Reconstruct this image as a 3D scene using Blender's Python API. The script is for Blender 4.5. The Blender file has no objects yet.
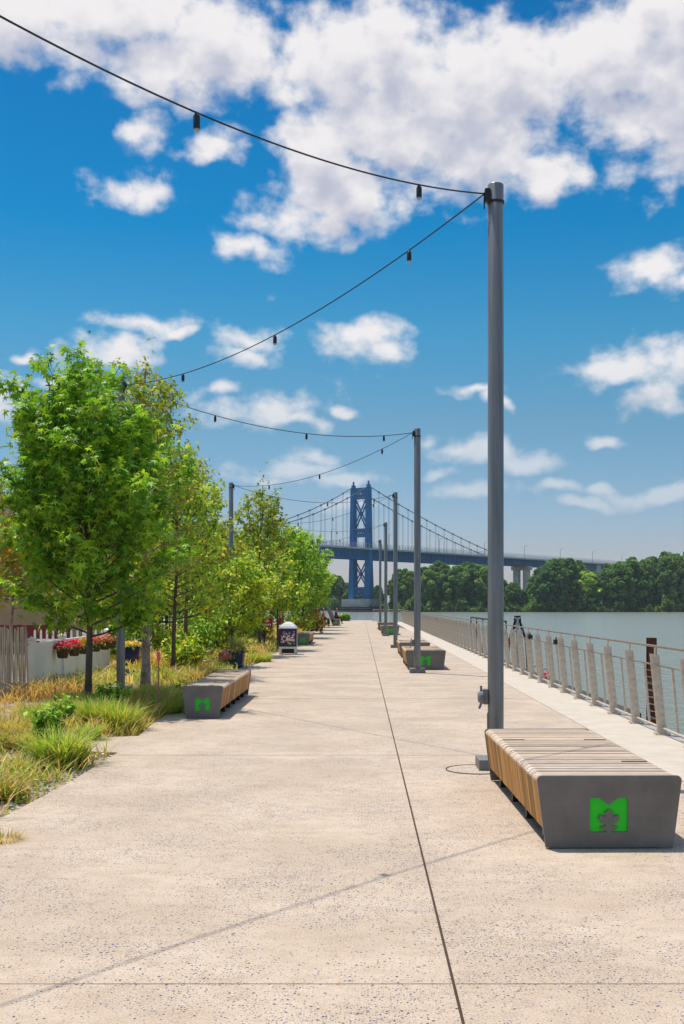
import bpy, bmesh, math, random
import numpy as np
from mathutils import Vector, Matrix
R_ = math.radians
PI = math.pi
C = bpy.context.scene.collection
F = 1100.0; VX = 361.0; VY = 604.0; EYE = 1.6
S = bpy.context.scene

# ------------------------------------------------------------------ camera
cam = bpy.data.cameras.new('camera'); co = bpy.data.objects.new('camera', cam); C.objects.link(co)
co.location = (0, 0, EYE); co.rotation_euler = (R_(90), 0, 0)
cam.sensor_fit = 'VERTICAL'; cam.sensor_height = 36; cam.sensor_width = 24
cam.lens = F / 1024 * 36
cam.shift_x = -(VX - 342) / 1024; cam.shift_y = (VY - 512) / 1024
cam.clip_start = 0.05; cam.clip_end = 9000
S.camera = co

# ------------------------------------------------------------------ sun, sky, exposure
SUN = Vector((-0.26, 0.24, 1)).normalized()
ELEV = math.asin(SUN.z); AZ = math.atan2(SUN.x, SUN.y)
sl = bpy.data.lights.new('sun', 'SUN'); sl.energy = 3.9; sl.angle = R_(0.53); sl.color = (1, 0.95, 0.87)
so = bpy.data.objects.new('sun', sl); C.objects.link(so)
so.rotation_euler = SUN.to_track_quat('Z', 'Y').to_euler()
S.view_settings.view_transform = 'Standard'; S.view_settings.look = 'None'
S.view_settings.gamma = 1; S.view_settings.exposure = 0.2
S.view_settings.use_curve_mapping = False

def new(nt, typ, **kw):
    n = nt.nodes.new(typ)
    for k, v in kw.items():
        if k.startswith('i_'):
            n.inputs[k[2:]].default_value = v
        else: setattr(n, k, v)
    return n
def math_(nt, op, a, b=None, clamp=False):
    n = nt.nodes.new('ShaderNodeMath'); n.operation = op; n.use_clamp = clamp
    for i, v in enumerate((a, b)):
        if v is None: continue
        if isinstance(v, (int, float)): n.inputs[i].default_value = v
        else: nt.links.new(v, n.inputs[i])
    return n.outputs[0]
def vmath(nt, op, a, b=None):
    n = nt.nodes.new('ShaderNodeVectorMath'); n.operation = op
    for i, v in enumerate((a, b)):
        if v is None: continue
        if isinstance(v, (tuple, list)): n.inputs[i].default_value = v
        else: nt.links.new(v, n.inputs[i])
    return n.outputs['Value'] if op in ('LENGTH', 'DOT_PRODUCT') else n.outputs[0]
def maprange(nt, v, a, b, c, d, interp='SMOOTHSTEP'):
    n = nt.nodes.new('ShaderNodeMapRange'); n.interpolation_type = interp
    nt.links.new(v, n.inputs[0])
    for i, x in enumerate((a, b, c, d)): n.inputs[i + 1].default_value = x
    return n.outputs[0]

# clouds: cumulus blobs at fixed azimuth / elevation of the sky dome
CL = [(10,14,120,46),(120,10,130,42),(175,62,75,38),(215,45,80,46),(335,62,75,52),(390,52,62,46),(455,95,95,62),(300,75,30,25),
 (520,75,110,52),(610,62,110,58),(690,85,110,78),(400,130,100,52),(470,150,85,50),(320,150,50,42),(350,190,72,34),(545,170,45,26),(290,222,60,22),(700,20,80,60),(665,15,60,45),
 (140,129,32,15),(136,189,40,18),(208,140,30,16),(246,251,42,13),(330,230,34,18),(148,321,44,13),(175,330,24,9),(118,354,46,20),
 (246,340,34,17),(248,357,32,12),(365,335,50,20),(384,348,30,16),(645,368,62,26),(655,395,46,20),(612,378,36,18),(664,266,42,16),(690,278,44,16),
 (262,412,66,17),(300,420,44,9),(292,468,52,13),(270,478,40,10),(465,450,48,12),(525,461,36,12),(478,489,50,11),(559,488,26,7),(610,488,12,6),(662,496,44,9),(590,504,22,6),
 (5,398,30,22),(20,352,16,5),(440,470,26,7),(420,445,30,8),(310,455,30,10),(345,480,40,8),(70,380,26,8),(608,438,22,6),(350,410,14,6),(480,390,40,7),(505,405,14,8),(485,395,12,10),(340,505,40,8),(220,395,30,10)]
W = bpy.data.worlds.new('World'); S.world = W; W.use_nodes = True
nt = W.node_tree; nt.nodes.clear()
g = bpy.data.node_groups.new('cloud_field', 'ShaderNodeTree')
g.interface.new_socket('P', in_out='INPUT', socket_type='NodeSocketVector')
g.interface.new_socket('D', in_out='OUTPUT', socket_type='NodeSocketFloat')
gi = g.nodes.new('NodeGroupInput'); go = g.nodes.new('NodeGroupOutput')
P = gi.outputs[0]
w1 = new(g, 'ShaderNodeTexNoise', noise_dimensions='2D'); w1.inputs['Scale'].default_value = 16; w1.inputs['Detail'].default_value = 2
g.links.new(P, w1.inputs['Vector'])
wv = vmath(g, 'MULTIPLY', vmath(g, 'SUBTRACT', w1.outputs['Color'], (0.5, 0.5, 0.5)), (0.04, 0.03, 0))
PW = vmath(g, 'ADD', P, wv)
acc = None
for cx, cy, rx, ry in CL:
    az = math.atan((cx - VX) / F); el = math.atan((VY - cy) / F * math.cos(az))
    d = vmath(g, 'MULTIPLY', vmath(g, 'SUBTRACT', PW, (az, el, 0)), (F / rx / 1.12, F / ry / 1.12, 0))
    ln = vmath(g, 'LENGTH', d)
    f = math_(g, 'SUBTRACT', 1.0, ln)
    # larger clouds carry more mass
    if cy < 200 and rx > 44: f = math_(g, 'MULTIPLY', f, 1.5)
    acc = f if acc is None else math_(g, 'MAXIMUM', acc, f)
# the rest of the sky, away from this view
big = new(g, 'ShaderNodeTexNoise', noise_dimensions='2D'); big.inputs['Scale'].default_value = 3.2; big.inputs['Detail'].default_value = 3
g.links.new(P, big.inputs['Vector'])
far = maprange(g, vmath(g, 'LENGTH', vmath(g, 'MULTIPLY', vmath(g, 'SUBTRACT', P, (0, 0.25, 0)), (2.2, 2.0, 0))), 0.95, 1.25, -1.0, 0.0)
bigf = math_(g, 'ADD', math_(g, 'MULTIPLY', math_(g, 'SUBTRACT', big.outputs['Fac'], 0.52), 4.0), far)
acc = math_(g, 'MAXIMUM', acc, bigf)
acc = math_(g, 'MAXIMUM', acc, -1.0)
n2 = new(g, 'ShaderNodeTexNoise', noise_dimensions='2D'); n2.inputs['Scale'].default_value = 34; n2.inputs['Detail'].default_value = 8; n2.inputs['Roughness'].default_value = 0.52
g.links.new(vmath(g, 'MULTIPLY', P, (1, 1.35, 1)), n2.inputs['Vector'])
n3 = new(g, 'ShaderNodeTexNoise', noise_dimensions='2D'); n3.inputs['Scale'].default_value = 10; n3.inputs['Detail'].default_value = 5
g.links.new(vmath(g, 'MULTIPLY', P, (1, 1.3, 1)), n3.inputs['Vector'])
acc = math_(g, 'ADD', acc, math_(g, 'MULTIPLY', math_(g, 'SUBTRACT', n2.outputs['Fac'], 0.52), 1.7))
acc = math_(g, 'ADD', acc, math_(g, 'MULTIPLY', math_(g, 'SUBTRACT', n3.outputs['Fac'], 0.5), 0.9))
g.links.new(acc, go.inputs[0])
tc = new(nt, 'ShaderNodeTexCoord')
sep = new(nt, 'ShaderNodeSeparateXYZ'); nt.links.new(tc.outputs['Generated'], sep.inputs[0])
azn = math_(nt, 'ARCTAN2', sep.outputs[0], sep.outputs[1]); eln = math_(nt, 'ARCSINE', sep.outputs[2])
cmb = new(nt, 'ShaderNodeCombineXYZ'); nt.links.new(azn, cmb.inputs[0]); nt.links.new(eln, cmb.inputs[1])
def field(off):
    n = nt.nodes.new('ShaderNodeGroup'); n.node_tree = g
    nt.links.new(vmath(nt, 'ADD', cmb.outputs[0], off), n.inputs[0]); return n.outputs[0]
f0 = field((0, 0, 0)); f1 = field((-0.006, 0.028, 0))
sky = new(nt, 'ShaderNodeTexSky', sky_type='NISHITA', sun_disc=False, sun_elevation=ELEV, sun_rotation=AZ)
sky.air_density = 1.0; sky.dust_density = 0.6; sky.ozone_density = 2.2; sky.altitude = 180
hs = new(nt, 'ShaderNodeHueSaturation'); hs.inputs['Hue'].default_value = 0.484; hs.inputs['Saturation'].default_value = 1.22
nt.links.new(sky.outputs[0], hs.inputs['Color'])
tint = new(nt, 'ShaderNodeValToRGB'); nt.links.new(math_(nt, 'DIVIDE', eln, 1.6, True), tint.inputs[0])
stops = [(0, (.80, .72, .92)), (.058, (.72, .70, .86)), (.164, (.58, .71, .78)), (.24, (.32, .76, .88)), (.33, (.04, .67, .92)), (.52, (.02, .54, .86)), (.72, (1.2, 1.3, 1.4)), (1.57, (1.9, 1.9, 1.9))]  # last stops brighten the sky above the view, an added fill for shadows
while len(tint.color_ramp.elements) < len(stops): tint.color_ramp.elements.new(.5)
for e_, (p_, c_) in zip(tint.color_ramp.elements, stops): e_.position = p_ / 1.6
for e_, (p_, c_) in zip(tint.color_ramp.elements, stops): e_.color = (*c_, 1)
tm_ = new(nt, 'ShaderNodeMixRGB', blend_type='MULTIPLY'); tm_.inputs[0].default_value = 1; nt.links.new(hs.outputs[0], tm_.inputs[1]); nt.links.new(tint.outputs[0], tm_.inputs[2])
alpha = maprange(nt, f0, -0.16, 0.85, 0, 1)
lowfade = maprange(nt, eln, 0.03, 0.25, 0.30, 1.0)
alpha = math_(nt, 'MULTIPLY', alpha, lowfade)
shade = maprange(nt, f1, 0.2, 1.7, 0, 1)
cm = new(nt, 'ShaderNodeMixRGB'); nt.links.new(shade, cm.inputs[0])
cm.inputs[1].default_value = (7.7, 7.5, 7.6, 1); cm.inputs[2].default_value = (4.4, 4.6, 5.6, 1)
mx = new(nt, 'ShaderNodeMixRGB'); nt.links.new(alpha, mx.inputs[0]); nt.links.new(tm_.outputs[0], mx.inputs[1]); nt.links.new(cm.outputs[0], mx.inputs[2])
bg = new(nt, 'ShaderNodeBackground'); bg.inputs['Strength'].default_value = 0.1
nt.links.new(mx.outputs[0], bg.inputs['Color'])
wo = new(nt, 'ShaderNodeOutputWorld'); nt.links.new(bg.outputs[0], wo.inputs['Surface'])

# ------------------------------------------------------------------ materials
def base_mat(name):
    m = bpy.data.materials.new(name); m.use_nodes = True
    nt = m.node_tree; b = nt.nodes['Principled BSDF']; return m, nt, b
def mat(name, col, rough=0.6, metal=0.0, var=0.15, scale=8.0, bump=0.0, bscale=60.0, col2=None, stretch=(1, 1, 1), spec=0.5):
    m, nt, b = base_mat(name)
    tc = new(nt, 'ShaderNodeTexCoord'); mp = new(nt, 'ShaderNodeMapping'); mp.inputs['Scale'].default_value = stretch
    nt.links.new(tc.outputs['Object'], mp.inputs[0])
    n = new(nt, 'ShaderNodeTexNoise'); n.inputs['Scale'].default_value = scale; n.inputs['Detail'].default_value = 6; n.inputs['Roughness'].default_value = .6
    nt.links.new(mp.outputs[0], n.inputs['Vector'])
    r = new(nt, 'ShaderNodeValToRGB'); nt.links.new(n.outputs['Fac'], r.inputs[0])
    r.color_ramp.elements[0].position = 0.3; r.color_ramp.elements[1].position = 0.7
    c2 = col2 or [min(1, c * (1 + var)) for c in col]
    c1 = [c * (1 - var) for c in col] if not col2 else col
    r.color_ramp.elements[0].color = (*c1, 1); r.color_ramp.elements[1].color = (*c2, 1)
    nt.links.new(r.outputs[0], b.inputs['Base Color'])
    b.inputs['Roughness'].default_value = rough; b.inputs['Metallic'].default_value = metal
    b.inputs['Specular IOR Level'].default_value = spec
    if bump:
        n2 = new(nt, 'ShaderNodeTexNoise'); n2.inputs['Scale'].default_value = bscale; n2.inputs['Detail'].default_value = 5
        nt.links.new(mp.outputs[0], n2.inputs['Vector'])
        bp = new(nt, 'ShaderNodeBump'); bp.inputs['Strength'].default_value = bump; bp.inputs['Distance'].default_value = 0.02
        nt.links.new(n2.outputs['Fac'], bp.inputs['Height']); nt.links.new(bp.outputs[0], b.inputs['Normal'])
    return m
def attr_mat(name, rough=0.55, trans=0.0, spec=0.3, bump=0.0, grain=None):
    """colour comes from a per-element attribute (each leaf, slat or blade has its own colour)"""
    m, nt, b = base_mat(name)
    a = new(nt, 'ShaderNodeAttribute', attribute_name='col')
    out = a.outputs['Color']
    if grain:
        tc = new(nt, 'ShaderNodeTexCoord'); mp = new(nt, 'ShaderNodeMapping'); mp.inputs['Scale'].default_value = grain
        nt.links.new(tc.outputs['Object'], mp.inputs[0])
        n = new(nt, 'ShaderNodeTexNoise'); n.inputs['Scale'].default_value = 6; n.inputs['Detail'].default_value = 7; n.inputs['Roughness'].default_value = .65
        nt.links.new(mp.outputs[0], n.inputs['Vector'])
        v = maprange(nt, n.outputs['Fac'], .3, .7, .62, 1.2, 'LINEAR')
        mm = new(nt, 'ShaderNodeMixRGB', blend_type='MULTIPLY'); mm.inputs[0].default_value = 1
        nt.links.new(out, mm.inputs[1]); nt.links.new(v, mm.inputs[2]); out = mm.outputs[0]
        bp = new(nt, 'ShaderNodeBump'); bp.inputs['Strength'].default_value = .3; bp.inputs['Distance'].default_value = .004
        nt.links.new(n.outputs['Fac'], bp.inputs['Height']); nt.links.new(bp.outputs[0], b.inputs['Normal'])
    nt.links.new(out, b.inputs['Base Color'])
    b.inputs['Roughness'].default_value = rough; b.inputs['Specular IOR Level'].default_value = spec
    if trans:
        t = new(nt, 'ShaderNodeBsdfTranslucent')
        tm = new(nt, 'ShaderNodeMixRGB', blend_type='MULTIPLY'); tm.inputs[0].default_value = 1
        nt.links.new(out, tm.inputs[1]); tm.inputs[2].default_value = (1.6, 1.5, .7, 1)
        nt.links.new(tm.outputs[0], t.inputs[0])
        mxs = new(nt, 'ShaderNodeMixShader'); mxs.inputs[0].default_value = trans
        nt.links.new(b.outputs[0], mxs.inputs[1]); nt.links.new(t.outputs[0], mxs.inputs[2])
        nt.links.new(mxs.outputs[0], nt.nodes['Material Output'].inputs['Surface'])
    return m

def paving_mat():
    m, nt, b = base_mat('exposed_aggregate_concrete')
    tc = new(nt, 'ShaderNodeTexCoord'); v = tc.outputs['Object']
    def noise(s, d=5, st=(1, 1, 1), r=.6):
        mp = new(nt, 'ShaderNodeMapping'); mp.inputs['Scale'].default_value = st; nt.links.new(v, mp.inputs[0])
        n = new(nt, 'ShaderNodeTexNoise'); n.inputs['Scale'].default_value = s; n.inputs['Detail'].default_value = d; n.inputs['Roughness'].default_value = r
        nt.links.new(mp.outputs[0], n.inputs['Vector']); return n.outputs['Fac']
    def mix(fac, c1, c2, bt='MIX'):
        n = new(nt, 'ShaderNodeMixRGB', blend_type=bt)
        for i, c in enumerate((fac, c1, c2)):
            if isinstance(c, (int, float)): n.inputs[i].default_value = c
            elif isinstance(c, tuple): n.inputs[i].default_value = (*c, 1)
            else: nt.links.new(c, n.inputs[i])
        return n.outputs[0]
    c = mix(maprange(nt, noise(.8, 6), .35, .65, 0, 1), (.475, .362, .262), (.60, .468, .350))
    c = mix(maprange(nt, noise(5, 8, (1, 1.6, 1), .7), .4, .7, 0, .7), c, (.42, .297, .205))
    c = mix(maprange(nt, noise(90, 3), .45, .7, 0, .6), c, (.68, .57, .44))
    c = mix(maprange(nt, noise(130, 3), .52, .68, 0, .6), c, (.27, .17, .11))
    # coloured aggregate: chips of blue, charcoal and brown glass and stone
    dens = maprange(nt, noise(1.1, 4, (1, 1, 1), .7), .36, .66, 0, 1)
    for sc, thr, col1, col2, off in ((40, .19, (.015, .05, .13), (.05, .045, .045), 0), (70, .25, (.03, .08, .22), (.11, .07, .06), 7), (110, .28, (.10, .11, .15), (.2, .14, .10), 3), (60, .14, (.60, .58, .56), (.72, .66, .6), 11)):
        mp = new(nt, 'ShaderNodeMapping'); mp.inputs['Location'].default_value = (off, off * .7, 0); nt.links.new(v, mp.inputs[0])
        vo = new(nt, 'ShaderNodeTexVoronoi', voronoi_dimensions='3D'); vo.inputs['Scale'].default_value = sc; nt.links.new(mp.outputs[0], vo.inputs['Vector'])
        sp = new(nt, 'ShaderNodeSeparateColor'); nt.links.new(vo.outputs['Color'], sp.inputs[0])
        keep = math_(nt, 'LESS_THAN', sp.outputs[0], math_(nt, 'ADD', math_(nt, 'MULTIPLY', dens, .62), .06))
        inside = math_(nt, 'LESS_THAN', vo.outputs['Distance'], math_(nt, 'ADD', math_(nt, 'MULTIPLY', sp.outputs[1], thr), thr * .55))
        f = math_(nt, 'MULTIPLY', keep, inside)
        f = math_(nt, 'MULTIPLY', f, .93)
        c = mix(f, c, mix(sp.outputs[2], col1, col2))
    nt.links.new(c, b.inputs['Base Color']); b.inputs['Roughness'].default_value = .75; b.inputs['Specular IOR Level'].default_value = .25
    bp = new(nt, 'ShaderNodeBump'); bp.inputs['Strength'].default_value = .35; bp.inputs['Distance'].default_value = .006
    nt.links.new(noise(120, 4), bp.inputs['Height']); nt.links.new(bp.outputs[0], b.inputs['Normal'])
    return m
def water_mat():
    m, nt, b = base_mat('river_water')
    tc = new(nt, 'ShaderNodeTexCoord')
    hs_ = []
    for s, st, d in ((1.6, (.55, 1, 1), 4), (.28, (.5, 1, 1), 3), (6, (.7, 1, 1), 2)):
        mp = new(nt, 'ShaderNodeMapping'); mp.inputs['Scale'].default_value = st; mp.inputs['Rotation'].default_value = (0, 0, .35); nt.links.new(tc.outputs['Object'], mp.inputs[0])
        n = new(nt, 'ShaderNodeTexNoise'); n.inputs['Scale'].default_value = s; n.inputs['Detail'].default_value = d
        nt.links.new(mp.outputs[0], n.inputs['Vector']); hs_.append(n.outputs['Fac'])
    h = math_(nt, 'ADD', math_(nt, 'ADD', hs_[0], math_(nt, 'MULTIPLY', hs_[1], 2.0)), math_(nt, 'MULTIPLY', hs_[2], .25))
    bp = new(nt, 'ShaderNodeBump'); bp.inputs['Strength'].default_value = 1; bp.inputs['Distance'].default_value = .30
    nt.links.new(h, bp.inputs['Height']); nt.links.new(bp.outputs[0], b.inputs['Normal'])
    b.inputs['Base Color'].default_value = (.23, .245, .195, 1); b.inputs['Roughness'].default_value = .16; b.inputs['IOR'].default_value = 1.33
    return m
M = {}
M['paving'] = paving_mat()
M['coping'] = mat('smooth_concrete', (.55, .465, .37), .8, 0, .1, 3, .25, 90)
M['concrete'] = mat('pier_concrete', (.52, .48, .42), .85, 0, .25, .35, .2, 5)
M['wall'] = mat('river_wall', (.25, .23, .2), .9, 0, .3, 2, .3, 30)
M['joint'] = mat('joint_filler', (.055, .03, .015), .9, 0, .3, 20)
M['joint_thin'] = mat('sawn_joint', (.43, .32, .21), .9, 0, .4, 20)
M['steel_dark'] = mat('dark_painted_steel', (.158, .147, .133), .55, .0, .22, 4, .1, 150)
M['black'] = mat('black_metal', (.012, .012, .013), .45, 0, .2, 20)
M['pole'] = mat('galvanised_steel', (.21, .21, .205), .33, .4, .22, 3, .0, 60, stretch=(6, 6, .35))
M['plate'] = mat('grey_painted_base', (.17, .175, .175), .6, 0, .12, 10)
M['rail'] = mat('stainless_rail', (.64, .53, .415), .5, .1, .18, 12, .1, 90)
M['rail_dark'] = mat('brown_handrail', (.25, .19, .15), .45, .3, .2, 3)
M['cable'] = mat('steel_cable', (.35, .33, .3), .4, .7, .1, 5)
M['green'] = mat('green_acrylic', (.0, .60, .004), .5, 0, .04, 3)
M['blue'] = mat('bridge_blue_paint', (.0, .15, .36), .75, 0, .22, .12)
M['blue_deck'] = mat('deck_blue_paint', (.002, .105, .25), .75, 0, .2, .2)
M['cablegrey'] = mat('bridge_cable', (.10, .13, .16), .5, .2, .1, 1)
M['mesh'] = mat('deck_fence', (.42, .44, .46), .6, 0, .1, 1)
M['soil'] = mat('planting_soil', (.24, .15, .08), .95, 0, .3, 1.6, .6, 20, col2=(.50, .40, .27))
M['turf'] = mat('far_bank_soil', (.05, .07, .02), .95, 0, .3, .5)
M['lawn'] = mat('lawn', (.10, .18, .03), .95, 0, .3, 14, .5, 60)
M['bark'] = mat('bark', (.11, .085, .062), .9, 0, .4, 14, .8, 40, stretch=(1, 1, .3))
M['bark_pale'] = mat('pale_bark', (.13, .05, .028), .9, 0, .3, 7, .9, 30, col2=(.60, .50, .40), stretch=(1, 1, 1.3))
M['white'] = mat('white_vinyl', (.88, .86, .83), .45, 0, .06, 2)
M['lath'] = mat('weathered_lath', (.30, .25, .20), .9, 0, .3, 9, .4, 30, stretch=(3, 3, .3), col2=(.62, .54, .45))
M['maroon'] = mat('maroon_boards', (.17, .018, .016), .7, 0, .3, 4, .2, 20, stretch=(3, 3, .4))
M['tan'] = mat('tan_render', (.42, .31, .19), .9, 0, .12, 1.5, .2, 20)
M['roof'] = mat('dark_roof', (.06, .06, .065), .9, 0, .2, 3)
M['glass'] = mat('dark_glass', (.02, .025, .03), .08, 0, .1, 1)
M['pot'] = mat('glazed_blue_pot', (.012, .025, .16), .22, 0, .3, 6)
M['pot_dull'] = mat('slate_blue_pot', (.022, .035, .075), .5, 0, .25, 6)
M['basket'] = mat('coir_basket', (.10, .06, .035), .95, 0, .4, 30, .6, 60)
M['rust'] = mat('rusted_steel', (.13, .035, .012), .9, 0, .45, 5, .5, 30)
M['wood_dark'] = mat('dark_timber', (.055, .045, .038), .9, 0, .35, 2)
M['red'] = mat('red_sign', (.45, .015, .008), .5, 0, .1, 5)
M['orange'] = mat('orange_sign', (.55, .10, .03), .5, 0, .1, 5)
M['sign_white'] = mat('sign_white', (.75, .73, .7), .5, 0, .05, 5)
M['navy'] = mat('navy_panel', (.02, .022, .10), .35, 0, .1, 5)
M['lid'] = mat('pale_lid', (.52, .52, .53), .5, 0, .12, 6)
M['yellow'] = mat('yellow_print', (.75, .5, .06), .5, 0, .1, 9)
M['pink'] = mat('pink_plastic', (.75, .12, .12), .5, 0, .1, 5)
M['stake'] = mat('stake_wood', (.48, .22, .14), .8, 0, .15, 6)
M['ribbon'] = mat('pink_ribbon', (.85, .12, .20), .6, 0, .1, 9)
M['skin'] = mat('skin', (.42, .22, .14), .6, 0, .06, 9)
M['hair'] = mat('hair', (.02, .014, .01), .7, 0, .2, 30)
M['cloth_dark'] = mat('dark_cloth', (.018, .016, .02), .9, 0, .2, 9)
M['cloth_red'] = mat('red_cloth', (.42, .03, .02), .9, 0, .2, 9)
M['slat'] = attr_mat('bench_timber_top', .75, 0, .25, grain=(1.2, 14, 14))
M['slat_side'] = attr_mat('bench_timber_side', .65, 0, .3, grain=(6, 14, 1.5))
M['leaf'] = attr_mat('leaf', .5, .28, .25)
M['leaf_far'] = attr_mat('far_leaf', .7, .4, .1)
M['blade'] = attr_mat('grass_blade', .6, .42, .25)
M['petal'] = attr_mat('petal', .6, .25, .2)
M['stone'] = attr_mat('stone', .85, 0, .3)
M['paint'] = attr_mat('poster_print', .4)
M['lampglass'] = mat('clear_lamp_glass', (.40, .38, .34), .15, 0, .05, 5)
M['water'] = water_mat()

# ------------------------------------------------------------------ mesh helpers
class MB:
    def __init__(s): s.v = []; s.f = []; s.c = []
    def add(s, vs, fs, col=None):
        o = len(s.v); s.v += [tuple(v) for v in vs]; s.f += [tuple(i + o for i in f) for f in fs]
        s.c += [col] * len(fs)
    def box(s, c, d, rz=0, rx=0, ry=0, col=None, taper=1.0):
        x, y, z = d[0] / 2, d[1] / 2, d[2] / 2
        vs = [Vector((a * x * (taper if e > 0 else 1), b * y * (taper if e > 0 else 1), e * z)) for e in (-1, 1) for a, b in ((-1, -1), (1, -1), (1, 1), (-1, 1))]
        m = Matrix.Rotation(rz, 3, 'Z') @ Matrix.Rotation(ry, 3, 'Y') @ Matrix.Rotation(rx, 3, 'X')
        s.add([m @ v + Vector(c) for v in vs], [(3, 2, 1, 0), (4, 5, 6, 7), (0, 1, 5, 4), (1, 2, 6, 5), (2, 3, 7, 6), (3, 0, 4, 7)], col)
        return s
    def span(s, x0, x1, y0, y1, z0, z1, col=None):
        return s.box(((x0 + x1) / 2, (y0 + y1) / 2, (z0 + z1) / 2), (x1 - x0, y1 - y0, z1 - z0), col=col)
    def tube(s, pts, r, n=8, col=None, cap=True):
        pts = [Vector(p) for p in pts]; rs = r if isinstance(r, (list, tuple)) else [r] * len(pts)
        vs = []; fs = []
        prev = None
        for i, p in enumerate(pts):
            t = (pts[min(i + 1, len(pts) - 1)] - pts[max(i - 1, 0)]).normalized()
            a = Vector((0, 0, 1)) if abs(t.z) < .9 else Vector((1, 0, 0))
            if prev is not None: a = prev
            u = (a - t * a.dot(t)).normalized(); w = t.cross(u); prev = u
            vs += [p + (u * math.cos(2 * PI * k / n) + w * math.sin(2 * PI * k / n)) * rs[i] for k in range(n)]
        for i in range(len(pts) - 1):
            for k in range(n):
                a, b = i * n + k, i * n + (k + 1) % n; fs.append((a, b, b + n, a + n))
        if cap: fs.append(tuple(range(n))[::-1]); fs.append(tuple(range((len(pts) - 1) * n, len(pts) * n)))
        s.add(vs, fs, col); return s
    def lathe(s, c, prof, n=24, col=None):
        vs = []; fs = []
        for r, z in prof: vs += [(c[0] + r * math.cos(2 * PI * k / n), c[1] + r * math.sin(2 * PI * k / n), c[2] + z) for k in range(n)]
        for i in range(len(prof) - 1):
            for k in range(n):
                a, b = i * n + k, i * n + (k + 1) % n; fs.append((a, b, b + n, a + n))
        fs.append(tuple(range(n))[::-1]); fs.append(tuple(range((len(prof) - 1) * n, len(prof) * n)))
        s.add(vs, fs, col); return s
    def build(s, name, m, parent=None, smooth=False, bevel=0):
        me = bpy.data.meshes.new(name); me.from_pydata(s.v, [], s.f); me.update()
        if any(c is not None for c in s.c):
            at = me.color_attributes.new('col', 'FLOAT_COLOR', 'CORNER')
            cn = np.repeat(np.array([(*(c or (.5, .5, .5)), 1) for c in s.c], dtype=np.float32), [len(f) for f in s.f], axis=0)
            at.data.foreach_set('color', cn.ravel())
        if smooth:
            me.shade_smooth() if hasattr(me, 'shade_smooth') else None
        o = bpy.data.objects.new(name, me); o.data.materials.append(m if not isinstance(m, str) else M[m]); C.objects.link(o)
        if parent: o.parent = parent
        if bevel:
            b = o.modifiers.new('bevel', 'BEVEL'); b.width = bevel; b.segments = 2; b.limit_method = 'ANGLE'
        if smooth:
            try:
                with_angle = o.modifiers.new('edge', 'EDGE_SPLIT'); with_angle.split_angle = R_(40)
            except Exception: pass
        return o
def tag(o, label=None, cat=None, group=None, kind=None):
    for k, v in (('label', label), ('category', cat), ('group', group), ('kind', kind)):
        if v: o[k] = v
    return o
def thing(name, label, cat, loc=(0, 0, 0), rz=0, group=None):
    o = bpy.data.objects.new(name, None); o.empty_display_size = .2; C.objects.link(o)
    o.location = loc; o.rotation_euler = (0, 0, rz); return tag(o, label, cat, group)
def copy_tree(o, parent=None):
    c = o.copy(); C.objects.link(c); c.parent = parent
    for ch in list(o.children): copy_tree(ch, c)
    return c
def G(px, Y, z=0):            # real place of something the survey puts at this bearing and distance
    return Vector(((px - VX) * Y / F, Y, z))

# ------------------------------------------------------------------ setting
PX0, PX1 = -2.75, 2.9
mb = MB()
# promenade slab; left edge has a paved pocket by the planting and widens for the bench
edge = [(-2.72, -15), (-2.70, 8.0), (-2.62, 9.8), (-2.62, 11.85), (-3.15, 12.0), (-3.15, 13.15), (-2.7, 13.35), (-2.8, 15), (-2.86, 20.5), (-2.7, 23.5), (-2.85, 28), (-2.75, 30), (-2.9, 33), (-2.75, 37), (-2.65, 48), (-3.2, 70), (-3.25, 108)]
vs = []; 
for x, y in edge: vs += [(x, y, 0), (PX1 if y < 98.2 else 1.07, y, 0), (x, y, -.4)]
fs = []
for i in range(len(edge) - 1):
    a = i * 3; fs += [(a, a + 1, a + 4, a + 3), (a + 2, a, a + 3, a + 5)]
mb.add(vs, fs)
tag(mb.build('promenade', 'paving'), kind='structure')
mb = MB(); mb.span(PX1 + .004, 3.86, -15, 98.2, -.35, .012)
tag(mb.build('river_edge_coping', 'coping', bevel=.012), kind='structure')
mb = MB(); mb.span(2.92, 3.82, -15, 98.15, -5, -.352); mb.span(-60, 1.05, 107.2, 108, -5, -.42)
tag(mb.build('river_wall', 'wall'), kind='structure')
mb = MB()
jx = lambda y: .39
mb.span(.384, .396, -12, 107, .001, .004)
tag(mb.build('expansion_joint', 'joint'), kind='structure')
mb = MB()
for y in (4.63, 11.63, 18.6, 25.6, 32.6, 39.6, 46.6, 53.6, 60.6, 67.6, 74.6, 81.6):
    mb.span(-2.6, .380, y - .0011, y + .0011, .001, .003); mb.span(.40, 2.89, y - .0011, y + .0011, .001, .003)
tag(mb.build('cross_joints', 'joint_thin'), kind='structure')
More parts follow.
